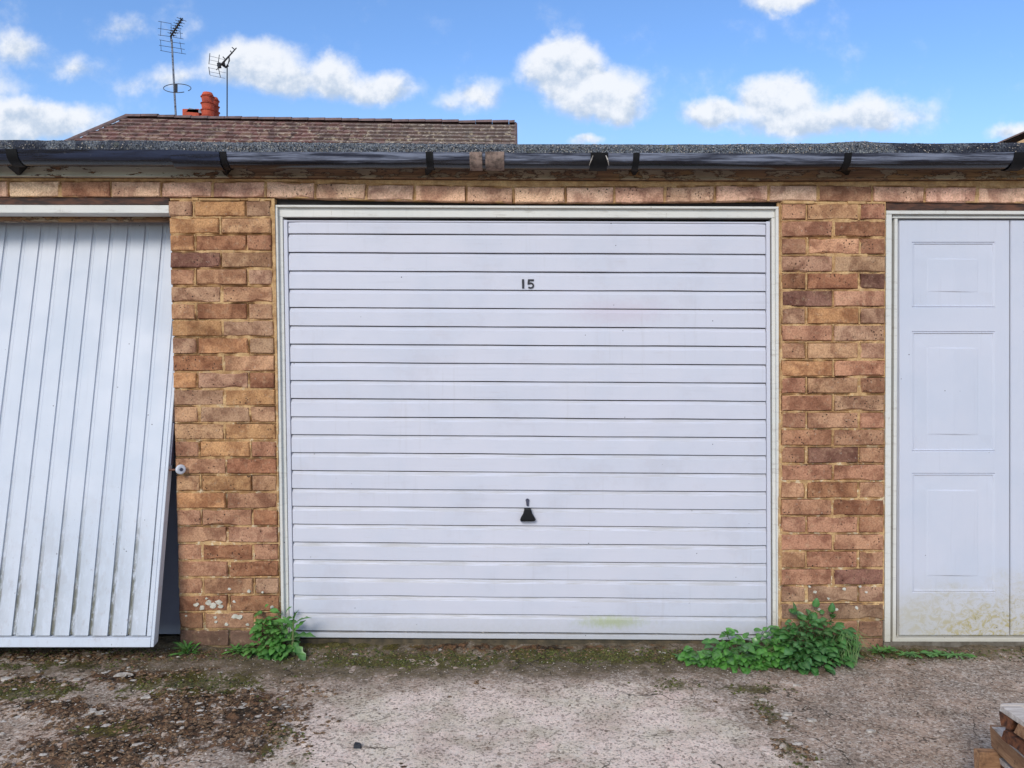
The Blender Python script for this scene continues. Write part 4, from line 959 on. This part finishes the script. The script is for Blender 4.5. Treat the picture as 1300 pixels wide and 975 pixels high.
hd.add([a, d_, c, b] + [q + Vector((0, .4, 0)) for q in (a, d_, c, b)], [(0, 1, 2, 3), (7, 6, 5, 4), (3, 2, 6, 7), (0, 3, 7, 4), (1, 5, 6, 2)]); hd.build('pot_hood', MAT['lead'], chim)
# aerials
AY = HY + .9
def A(px, py, dy=0.0): return P(px, py, AY + dy)
e = A(223.8, 158); a1 = empty('tv_aerial', e, 'taller tv aerial with a ring aerial on its pale mast, left of the chimney', 'aerial', 'rooftop aerials')
MB().tube([A(223.8, 158), A(220.5, 100), A(218, 50)], [.030, .028, .026], 8).build('mast', MAT['alu'], a1)
rg = MB(); pts = [A(225 + 17.5 * math.cos(R(t)), 112 + 5.5 * math.sin(R(t)), -.5 * math.sin(R(t))) for t in range(-300, 41, 12)]
rg.tube(pts, .011, 5); rg.tube([A(223, 107, 0), A(223, 117, 0)], .05, 6).build('ring_aerial', MAT['aerial'], a1)
bo = MB(); bo.tube([A(217.5, 52), A(217, 46), A(230.5, 24.5, -1.2)], .026, 6).build('boom', MAT['aerial'], a1)
for i, t in enumerate(np.linspace(.12, 1, 7)):
    q = A(217, 46).lerp(A(230.5, 24.5, -1.2), float(t)); el = MB()
    w = 2.6 - 1.0 * t
    z_ = ZD / F; el.tube([q + Vector((-w * z_, 0, -w * z_ * .9)), q, q + Vector((-w * z_, 0, w * z_ * .9))], .02, 4); el.tube([q + Vector((w * z_, 0, -w * z_ * .9)), q, q + Vector((w * z_, 0, w * z_ * .9))], .02, 4)
    el.tube([q + Vector((-.12, 0, .05)), q + Vector((.12, 0, -.05))], .007, 4)
    el.build('director', MAT['aerial'], a1)
def grid(pl, name='reflector', par=None, rr2=.0065):
    g_ = MB()
    for s_ in pl: g_.tube([A(*q) for q in s_], rr2, 4)
    g_.build(name, MAT['aerial'], par)
grid([[(204.5, 28), (203.8, 45.5)], [(217.3, 30, ), (217, 47)], [(201, 27), (217.5, 30)], [(200.5, 36), (217.4, 38.5)], [(200.8, 44.3), (217.2, 46.5)]], par=a1)
grid([[(203.8, 50.5), (204.6, 64)], [(202.5, 50.5), (218, 53.5)], [(202, 57.5), (218, 60)], [(203.5, 64), (219, 67)]], par=a1)
grid([[(228.3, 53), (231, 68)], [(219, 53.6), (234.5, 55.8)], [(219, 60), (234.5, 62.8)], [(219.5, 66), (236, 68.6)], [(228.5, 37), (229.5, 49)], [(219, 47), (233, 49.5)], [(222, 41), (232, 42.5)]], par=a1)
e = A(288.3, 158); a2 = empty('tv_aerial', e, 'shorter tv aerial on a thin dark mast, right of the chimney pots', 'aerial', 'rooftop aerials')
MB().tube([A(288.3, 158), A(288.4, 82)], .016, 6).build('mast', MAT['aerial'], a2)
MB().tube([A(276, 84), A(281, 82), A(300, 61, -1.0)], [.03, .03, .014], 6).build('boom', MAT['aerial'], a2)
MB().tube([A(288.5, 84), A(291, 77), A(290.5, 72)], .022, 5).tube([A(283, 83), A(286.5, 85.5), A(290, 83)], .03, 5).tube([A(278, 80), A(279, 86)], .055, 5).tube([A(283.5, 79.5), A(284.5, 83.5)], .05, 5).build('mast_clamp', MAT['aerial'], a2)
grid([[(266.5, 67.5), (265.2, 81.5)], [(278.5, 69.5), (277, 81)], [(265, 85), (266.5, 95)], [(277, 85), (280, 98.5)], [(274.5, 89), (278.5, 84)]], par=a2, rr2=.010)
grid([[(266, 71), (278, 74)], [(265.8, 76), (278, 78.5)], [(265.4, 81), (277.5, 83.5)], [(265, 86), (277.5, 88.5)], [(265.6, 91), (278.5, 93.5)], [(266.5, 95.5), (286, 99.5)], [(277.5, 74), (286, 76)], [(279, 91), (287, 92.5)]], par=a2, rr2=.0045)
for (q, w) in (((297, 62), 2.5), ((294, 66.5), 1.6), ((285, 74), 2.0)):
    MB().tube([A(q[0] - w, q[1] - 2), A(q[0] + w * .6, q[1] + 1.5)], .013, 4).build('director', MAT['aerial'], a2)

# the gable that just shows at the right edge
gx0 = P(1268, 180, 15.0); gx1 = P(1302, 165.5, 15.0); sl = (gx1.z - gx0.z) / (gx1.x - gx0.x); apex_x = gx1.x + 3.2; az = gx0.z + sl * (apex_x - gx0.x); ex = gx0.x - 1.2; ez = gx0.z - 1.2 * sl; rx_ = 2 * apex_x - ex
H2 = empty('house', (apex_x, 15, 0), 'tan rendered house whose gable slope just shows at the right edge', 'house')
MB().box(ex + .3, rx_ - .3, 15.1, 22, 0, ez - .05).build('wall', MAT['render'], H2)
g_ = MB(); g_.add([(ex + .25, 15.08, ez - .12), (rx_ - .25, 15.08, ez - .12), (apex_x, 15.08, az - .12), (ex + .25, 15.2, ez - .12), (rx_ - .25, 15.2, ez - .12), (apex_x, 15.2, az - .12)], [(0, 1, 2), (5, 4, 3), (0, 3, 4, 1), (1, 4, 5, 2), (2, 5, 3, 0)])
g_.build('gable', MAT['render'], H2)
for (xa, za, xb, zb2) in ((ex, ez, apex_x, az), (rx_, ez, apex_x, az)):
    MB().add([(xa, 15, za), (xb, 15, zb2), (xb, 22.2, zb2), (xa, 22.2, za), (xa, 15, za - .035), (xb, 15, zb2 - .035), (xb, 22.2, zb2 - .035), (xa, 22.2, za - .035)], [(0, 1, 2, 3), (7, 6, 5, 4), (0, 4, 5, 1), (3, 2, 6, 7), (0, 3, 7, 4), (1, 5, 6, 2)]).build('roof', MAT['ridge_t'], H2)

# ------------------------------------------------------------------ plants
def leaf_mesh(name, l, w, fold, mat, kind='oval', seed=0):
    """leaf lying along +x, up is +z, folded along the midrib and drooping to the tip"""
    r_ = random.Random(seed); n_ = 7; vs = []; vein = []; fs = []
    for i in range(n_ + 1):
        t = i / n_
        if kind == 'oval': hw = w / 2 * math.sin(math.pi * min(1, t * .93 + .07)) ** .65 * (1.05 - .25 * t)
        elif kind == 'lobed': hw = w / 2 * (math.sin(math.pi * min(1, t * .95 + .03)) ** .6) * (1.0 if i % 2 else .55)
        else: hw = w / 2 * (1 - t) ** .7
        if i == n_: hw = 0.0004
        x = l * t; zc = -l * .35 * t * t + l * .12 * t
        for s_ in (-1, 0, 1): vs.append((x, s_ * hw, zc + abs(s_) * hw * fold + r_.uniform(-.02, .02) * w * abs(s_))); vein.append(1.0 if s_ == 0 else 0.0)
    for i in range(n_):
        for s_ in (0, 1): a = i * 3 + s_; fs.append((a, a + 3, a + 4, a + 1))
    me = bpy.data.meshes.new(name); me.from_pydata(vs, [], fs); me.materials.append(mat)
    at = me.attributes.new('vein', 'FLOAT', 'POINT'); at.data.foreach_set('value', vein)
    me.polygons.foreach_set('use_smooth', [True] * len(me.polygons)); me.update(); return me
def leaf_rot(dirv, up_tilt):
    """orientation: leaf x along dirv, normal roughly up"""
    d_ = Vector(dirv).normalized(); q = Vector((0, 0, 1)) + Vector((rnd.uniform(-.5, .5), rnd.uniform(-.9, .1), rnd.uniform(-.2, .2))) * up_tilt
    y = q.cross(d_).normalized(); z = d_.cross(y).normalized()
    return Matrix((d_, y, z)).transposed().to_euler()
LM = dict(
    a=[leaf_mesh('leaf', .036, .030, .25, MAT['leafA'], 'oval', i) for i in range(3)],
    b=[leaf_mesh('leaf', .034, .028, .22, MAT['leafB'], 'oval', 9 + i) for i in range(3)],
    c=[leaf_mesh('leaf', .034, .026, .3, MAT['leafC'], 'oval', 19 + i) for i in range(3)],
    big=[leaf_mesh('leaf', .095, .036, .3, MAT['leafC'], 'lobed', 29 + i) for i in range(2)],
    sm=[leaf_mesh('leaf', .040, .012, .3, MAT['leafC'], 'lobed', 39 + i) for i in range(2)])
def stuff_leaves(name, spots, meshes, parent, inner=.8):
    vs = []; fs = []; vn = []
    mat = meshes[0].materials[0]
    for (pos, dirv, sc) in spots:
        me = rnd.choice(meshes); M = Matrix.Translation(pos) @ leaf_rot(dirv, .8).to_matrix().to_4x4() @ Matrix.Scale(sc, 4); k = len(vs)
        vs += [M @ q.co for q in me.vertices]; vn += [1.0 if q.index % 3 == 1 else 0.0 for q in me.vertices]; fs += [tuple(k + i for i in f.vertices) for f in me.polygons]
    o = mk(name, vs, fs, mat, parent, smooth=True, attr=dict(vein=vn)); o['kind'] = 'stuff'; return o
def mound(label, cat, blobs, n_out, n_in, kind, stem_n=40, seed=0, grp=None, scale=(.7, 1.25)):
    """leafy mound: blobs = (x, y, z, rx, ry, rz) half-ellipsoids standing on the ground by the wall"""
    r_ = random.Random(seed); bx = sum(b[0] for b in blobs) / len(blobs); by = sum(b[1] for b in blobs) / len(blobs)
    root = empty('weed_clump', (bx, by, 0.0), label, cat, grp); tot = [b[3] * b[5] for b in blobs]; spots = []
    stems = MB()
    def sample(shell):
        b = r_.choices(blobs, tot)[0]
        while True:
            d_ = Vector((r_.gauss(0, 1), r_.gauss(-.25, 1), abs(r_.gauss(.25, .8)))).normalized()
            if d_.y < .6: break
        k = r_.uniform(.86, 1.06) if shell else r_.uniform(.25, .85)
        k *= .82 + .36 * float(fbm(np.array([d_.x * 3 + seed + 20]), np.array([d_.z * 3 + b[0] * 5 + 20]), 2)[0])
        p = Vector((b[0] + d_.x * b[3] * k, min(b[1] + d_.y * b[4] * k, -.008), max(b[2] + d_.z * b[5] * k, .012)))
        ld = Vector((d_.x + r_.uniform(-.6, .6), d_.y - .35 + r_.uniform(-.4, .3), d_.z * .4 + r_.uniform(-.4, .25)))
        return p, ld
    for i in range(n_out):
        p, ld = sample(True); s_ = r_.uniform(*scale)
        o = link_mesh('leaf', r_.choice(LM[kind]), p, root, leaf_rot(ld, .9), (s_, s_, s_))
        if i % 3 == 0: stems.tube([p - ld.normalized() * .003, p * .6 + Vector((bx * .4, by * .4 - .0, .0)) + Vector((0, 0, -.01))], .0012, 3, caps=False)
    for i in range(n_in): p, ld = sample(False); spots.append((p, ld, r_.uniform(.7, 1.1)))
    stuff_leaves('foliage', spots, LM[kind], root)
    stems.build('stems', MAT['stem'], root)['kind'] = 'stuff'
    return root
def GX(px): return (px - 650) * 3.27 / F
b1 = [(GX(895), -.12, 0, .10, .07, .075), (GX(935), -.12, 0, .12, .10, .115), (GX(970), -.09, 0, .10, .09, .125), (GX(905), -.14, 0, .09, .05, .06), (GX(985), -.13, 0, .08, .08, .10)]
mound('low spreading bright green weed against the right foot of door 15', 'weed', b1, 240, 220, 'a', seed=3, scale=(.6, 1.3))
b2 = [(GX(1030), -.12, .02, .155, .11, .165), (GX(1050), -.08, .02, .10, .09, .19), (GX(1012), -.15, .0, .13, .10, .12), (GX(1065), -.10, 0, .07, .07, .12), (GX(1020), -.09, .02, .10, .08, .18)]
mound('taller dark green leafy mound at the foot of the right pillar', 'weed', b2, 290, 300, 'b', seed=4, scale=(.6, 1.35))
b3 = [(GX(335), -.05, .0, .07, .05, .13), (GX(350), -.05, .0, .07, .06, .145), (GX(329), -.04, .08, .03, .03, .125), (GX(353), -.05, .06, .04, .04, .14), (GX(362), -.05, 0, .05, .05, .07)]
mound('upright bright green weed at the right foot of the left pillar', 'weed', b3, 130, 110, 'c', seed=5, scale=(.6, 1.25))
def rosette(label, px, py, n_, l0, kind, spread=1.0, up=.5, seed=0, y=None, grp=None):
    r_ = random.Random(seed); g0 = G(px, py); root = empty('weed', (g0.x, g0.y, gz(g0.x, g0.y)), label, 'weed', grp); w0 = wloc(root)
    for i in range(n_):
        a = 2 * math.pi * (i + r_.uniform(-.3, .3)) / n_; dz_ = r_.uniform(.1, 1.0) * up
        s_ = r_.uniform(.7, 1.2) * l0
        link_mesh('leaf', r_.choice(LM[kind]), w0 + Vector((math.cos(a) * .006 + r_.uniform(-1, 1) * .02 * spread, math.sin(a) * .006 - r_.random() * .01, .004 + r_.random() * .02 * up)), root,
                  leaf_rot((math.cos(a) * spread, math.sin(a) * .7 * spread, dz_), .4), (s_, s_, s_))
    return root
# the sow-thistle beside the upright weed: stalk with big toothed leaves
g0 = G(376, 829); st = empty('thistle', (g0.x, g0.y, .01), 'sow-thistle with large toothed leaves in front of the left jamb of door 15', 'weed'); w0 = wloc(st)
MB().tube([w0 + Vector((.004, -.05, 0)), w0 + Vector((.0, -.05, .06)), w0 + Vector((.004, -.05, .15))], [.006, .005, .003], 6).build('stem', MAT['stem'], st)
for (h_, dx_, dy_, dz_, s_) in ((.12, 1, -.3, .75, .75), (.12, -1, -.3, .5, .7), (.13, .25, -.2, 1, .55), (.07, 1, -.35, .35, .85), (.06, -1, -.4, .1, .8), (.05, .55, -.5, -.45, .85), (.03, -.4, -.9, -.1, .6), (.02, .8, -.6, .1, .55), (.10, -.5, -.2, .9, .6), (.09, .6, .1, .8, .55)):
    link_mesh('leaf', rnd.choice(LM['big']), w0 + Vector((.004, -.05, h_ * 1.1)), st, leaf_rot((dx_, dy_, dz_), .5), (s_ * 1.3, s_ * 1.3, s_ * 1.3))
rosette('small thin-leaved weed in the dark corner beside the tilted door', 238, 833, 26, 1.3, 'sm', 1, 1.2, 1)
rosette('small dark weed at the middle of the left pillar foot', 303, 833, 28, 1.2, 'sm', 1.2, .9, 2)
rosette('tiny weed in front of the tall leafy mound', 962, 852, 14, .5, 'c', .8, .3, 6)
rosette('small weed right of the right pillar foot, below the jamb', 1122, 832, 30, 1.05, 'sm', 1.3, .9, 7)
rosette('green tuft under the left end of the panelled door', 1152, 834, 28, .85, 'sm', 1.4, .5, 8)
rosette('rounded weed below the panelled door', 1184, 834, 24, .75, 'c', 1.1, .5, 9)
rosette('spiky weed furthest right below the panelled door', 1212, 835, 24, 1.1, 'sm', 1.5, .5, 10)
rosette('small flat weed at the left end of the spreading weed', 868, 836, 20, .8, 'sm', 1.2, .6, 11)
# grass at the right of the mound
gt = MB(); r_ = random.Random(21); c0 = Vector((GX(1066), -.16, .01))
for i in range(34):
    a = r_.uniform(-1, 1); h_ = r_.uniform(.05, .14); b = c0 + Vector((r_.uniform(-.03, .035), r_.uniform(-.04, .03), 0)); t1 = b + Vector((a * .03, -.01, h_)); t2 = t1 + Vector((a * .055 + .012, -.02, -h_ * r_.uniform(.1, .6)))
    w = Vector((.0018, .0006, 0)); m_ = b.lerp(t1, .5) + Vector((0, 0, .01))
    gt.add([b - w, b + w, m_ - w, m_ + w, t1 - w * .8, t1 + w * .8, t2], [(0, 1, 3, 2), (2, 3, 5, 4), (4, 5, 6)])
tg = gt.build('grass_tuft', MAT['blade']); tag(tg, 'tuft of arching pale green grass at the right side of the leafy mound', 'grass tuft')

# ------------------------------------------------------------------ litter on the ground
def chips(name, n_, mat, seed, lo, hi, fn, label, flat=.5, lift=0.0):
    r_ = random.Random(seed); b = MB(); c_ = 0; tries = 0
    XS = np.array([r_.uniform(-2.6, 2.6) for _ in range(n_ * 12)]); YS = np.array([-.02 - 1.25 * r_.random() for _ in range(n_ * 12)])
    w = fn(XS, YS)
    for x, y, ww in zip(XS, YS, w):
        if c_ >= n_: break
        if r_.random() > ww: continue
        s_ = lo + (hi - lo) * r_.random() ** 2.2; p = Vector((x, y, gz(x, y) + lift)); N_ = 5; ph = r_.uniform(0, 6); e_ = r_.uniform(.5, 1)
        rim = [p + Vector((math.cos(ph + k * 1.2566) * s_ * r_.uniform(.7, 1.1), math.sin(ph + k * 1.2566) * s_ * e_ * r_.uniform(.7, 1.1), r_.uniform(-.15, .25) * s_ * flat)) for k in range(N_)]
        b.add(rim + [p + Vector((0, 0, s_ * flat * r_.uniform(.5, 1)))], [(k, (k + 1) % N_, N_) for k in range(N_)]); c_ += 1
    o = b.build(name, mat); tag(o, label, 'ground litter', kind='stuff'); return o
def f_moss(X, Y): p_, m_, g_, s_ = ground_fields(X, Y); return np.clip((m_ + (fbm(X * 9, Y * 9, 4) - .5) * 1.4 - .35) * 1.6, 0, 1)
def f_green(X, Y): p_, m_, g_, s_ = ground_fields(X, Y); return np.clip((g_ + (fbm(X * 14 + 5, Y * 14, 3) - .5) * 1.2 - .45) * 1.5, 0, 1)
def f_rough(X, Y): p_, m_, g_, s_ = ground_fields(X, Y); return np.clip(1.0 - p_ * .9, .12, 1) * .8
def f_base(X, Y): return np.clip(1 + (Y + .03) / .12, 0, 1) * .9
chips('leaf_litter', 7000, MAT['litter'], 31, .003, .016, f_moss, 'brown rotted leaf crumbs over the left of the forecourt', .5)
chips('moss', 4500, MAT['mossm'], 32, .003, .010, f_green, 'low green moss in the joints and along the doors', 1.0)
chips('moss_crumbs', 3500, MAT['mossm'], 37, .003, .011, f_base, 'dark moss and crumbs banked along the foot of the doors', .9)
chips('pale_flakes', 900, MAT['flake'], 36, .004, .020, f_moss, 'small pale flakes mixed through the leaf crumbs', .25)
chips('pale_grit', 6500, MAT['chipA'], 33, .0015, .005, f_rough, 'loose pale grit over the worn concrete', .7)
chips('dark_grit', 6500, MAT['chipB'], 34, .0015, .006, f_rough, 'loose dark grit over the worn concrete', .7)
chips('dirt_crumbs', 3000, MAT['litter'], 35, .003, .010, f_base, 'dirt and dead leaves gathered under the doors', .6)
# larger pale flakes one can pick out
def flake(px, py, w, d_, label, mat=MAT['flake'], name='stone_chip', cat='stone chip', h=.0035, seed=0):
    r_ = random.Random(seed); c = G(px, py, .012); zz = gz(c.x, c.y) + .002; N_ = 8; top_ = []; bot = []
    for k in range(N_):
        a = 2 * math.pi * k / N_; q = r_.uniform(.7, 1.1); q *= r_.uniform(.6, 1.15); top_.append((c.x + math.cos(a) * w * q * .85, c.y + math.sin(a) * d_ * q * .85, zz + h * r_.uniform(.7, 1.2))); bot.append((c.x + math.cos(a) * w * q, c.y + math.sin(a) * d_ * q, zz - .004))
    o = MB().add(top_ + bot, [tuple(range(N_))] + [(k, N_ + k, N_ + (k + 1) % N_, (k + 1) % N_) for k in range(N_)]).build(name, mat); tag(o, label, cat, 'loose chips on the forecourt' if mat is MAT['flake'] else None)
FL_ = [(10, 862, .034, .018, 'large pale flat chip at the far left edge of the forecourt'), (97, 862, .024, .016, 'pale chip below the tilted door, between two similar flat chips'),
       (156, 857, .036, .02, 'broad pale grey chip just below the right foot of the tilted door'), (48, 851, .012, .008, 'small pale chip close under the tilted door'),
       (187, 884, .026, .014, 'pale chip lying in the green moss patch'), (228, 918, .02, .014, 'white chip among the brown leaf crumbs'), (120, 906, .03, .014, 'flat grey chip on the dark litter'),
       (180, 944, .038, .02, 'long pale chip near the bottom of the litter patch'), (361, 893, .014, .011, 'pale pebble alone between litter and pale slab'), (451, 830, .02, .009, 'pale flake under the left of door 15'),
       (163, 847, .01, .007, 'tiny white chip below the tilted door corner'), (320, 881, .012, .008, 'yellowish crumb right of the moss patch'), (3, 930, .012, .008, 'white crumb at the left edge'),
       (968, 886, .020, .012, 'pale flake on the right of the pale slab'), (1030, 914, .028, .014, 'pale flat flake right of the slab edge'), (1000, 905, .03, .014, 'pale scaled patch chip beside the mossy slab edge'), (1012, 868, .022, .008, 'pale chip in front of the leafy mound'),
       (1105, 926, .02, .013, 'yellowish pebble on the right forecourt')]
for i, (px, py, w, d_, lb) in enumerate(FL_): flake(px, py, w, d_, lb, seed=i)
flake(454, 947, .018, .013, 'small black stone on the pale slab', MAT['stone'], 'black_stone', 'stone', .012, 77)

# ------------------------------------------------------------------ pallets at the right corner
def board(name, cx, cy, cz, lx, ly, lz, rz, par, mat, seed=0, sub=6):
    """a sawn board with slightly ragged ends, rotated about z by rz, centre at c"""
    r_ = random.Random(seed); vs = []; fs = []; long_x = lx > ly; n_ = sub
    for i in range(n_ + 1):
        t = i / n_ - .5
        for (a, b) in ((-.5, -.5), (.5, -.5), (.5, .5), (-.5, .5)):
            e_ = r_.uniform(-.0025, .0025); rag = r_.uniform(-.012, .006) if i in (0, n_) else 0
            if long_x: vs.append(Vector((t * lx + rag * (1 if t > 0 else -1), a * ly + e_, b * lz + e_ * .5)))
            else: vs.append(Vector((a * lx + e_, t * ly + rag * (1 if t > 0 else -1), b * lz + e_ * .5)))
    for i in range(n_):
        for k in range(4): fs.append((i * 4 + k, i * 4 + (k + 1) % 4, (i + 1) * 4 + (k + 1) % 4, (i + 1) * 4 + k))
    fs += [(3, 2, 1, 0), tuple(n_ * 4 + k for k in range(4))]
    me = bpy.data.meshes.new(name); me.from_pydata(vs, [], fs); me.materials.append(mat); me.update()
    bm = bmesh.new(); bm.from_mesh(me); bmesh.ops.recalc_face_normals(bm, faces=bm.faces[:]); bm.to_mesh(me); bm.free()
    return link_mesh(name, me, Vector((cx, cy, cz)), par, (0, 0, rz))
def along(name, px0, py0, px1, py1, z, w, th, par, mat, seed=0, ext=.45, side=1):
    """board whose top left edge passes through two picture points on the level z, running towards the camera"""
    a, b = G(px0, py0, z), G(px1, py1, z); d_ = (b - a).normalized(); b = a + d_ * ext; nr = Vector((-d_.y, d_.x, 0)) * side
    c = (a + b) / 2 + nr * w / 2; return board(name, c.x, c.y, z - th / 2, ext, w, th, math.atan2(d_.y, d_.x), par, mat, seed, 8)
def across(name, px0, py0, z, length, w, th, par, mat, seed=0, rz=0.0):
    """board along the wall direction whose far top left corner is at a picture point on the level z"""
    a = G(px0, py0, z); c_, s_ = math.cos(rz), math.sin(rz)
    return board(name, a.x + length / 2 * c_ + w / 2 * s_, a.y - w / 2 * c_ + length / 2 * s_, z - th / 2, length, w, th, rz, par, mat, seed, 6)
c0 = G(1290, 975, .0)
pA = empty('pallet', (c0.x + .35, c0.y - .25, 0), 'lowest broken pallet, its board end sticking out furthest left', 'pallet', 'pallets stacked at the right corner')
across('cross_board', 1234.5, 950.5, .135, .80, .022, .060, pA, MAT['wood'], 300)
across('deck_board', 1262, 956, .120, .70, .075, .018, pA, MAT['wood_top'], 301)
across('deck_board', 1275, 972, .120, .70, .085, .018, pA, MAT['wood_top'], 302)
for i, px in enumerate((1252, 1330)): across('bearer', px, 956, .100, .06, .62, .085, pA, MAT['rot'], 303 + i)
across('base_board', 1240, 958, .022, .80, .08, .018, pA, MAT['rot'], 306)
across('base_board', 1290, 1040, .022, .70, .08, .018, pA, MAT['rot'], 307)
pB = empty('plank', (c0.x + .15, c0.y - .1, .12), 'long brown plank with a pale top, leaning out between the stacked pallets', 'plank')
along('plank_core', 1257, 921, 1300, 960, .196, .135, .058, pB, MAT['wood'], 310, .85)
along('pale_top', 1258, 922, 1301, 961, .1995, .13, .004, pB, MAT['wood_top'], 311, .84)
pC = empty('pallet', (c0.x + .4, c0.y - .1, .2), 'topmost pallet of the stack with grey boards running towards the camera', 'pallet', 'pallets stacked at the right corner')
zt_ = .300
across('edge_batten', 1268, 892.5, zt_ + .003, .80, .010, .014, pC, MAT['wood_top'], 320)
a = G(1268.5, 895, zt_)
for i in range(9): board('deck_board', a.x + .030 + i * .078, a.y - .30, zt_ - .008, .054, .60, .016, 0, pC, MAT['wood_top'], 321 + i)
board('side_board', a.x + .010, a.y - .33, zt_ - .030, .018, .52, .030, 0, pC, MAT['wood'], 340)
board('side_board', a.x + .016, a.y - .36, zt_ - .066, .018, .50, .034, 0, pC, MAT['wood_top'], 341)
board('corner_block', a.x + .022, a.y - .022, zt_ - .034, .040, .040, .034, R(8), pC, MAT['rot'], 342)
board('broken_strut', a.x + .012, a.y - .085, zt_ - .072, .028, .13, .030, R(4), pC, MAT['rot'], 343)
board('corner_block', a.x + .03, a.y - .03, zt_ - .074, .03, .05, .03, R(-6), pC, MAT['rot'], 344)
for i, xx in enumerate((.35, .70)): board('bearer', a.x + xx, a.y - .30, zt_ - .056, .045, .58, .075, 0, pC, MAT['wood'], 345 + i)
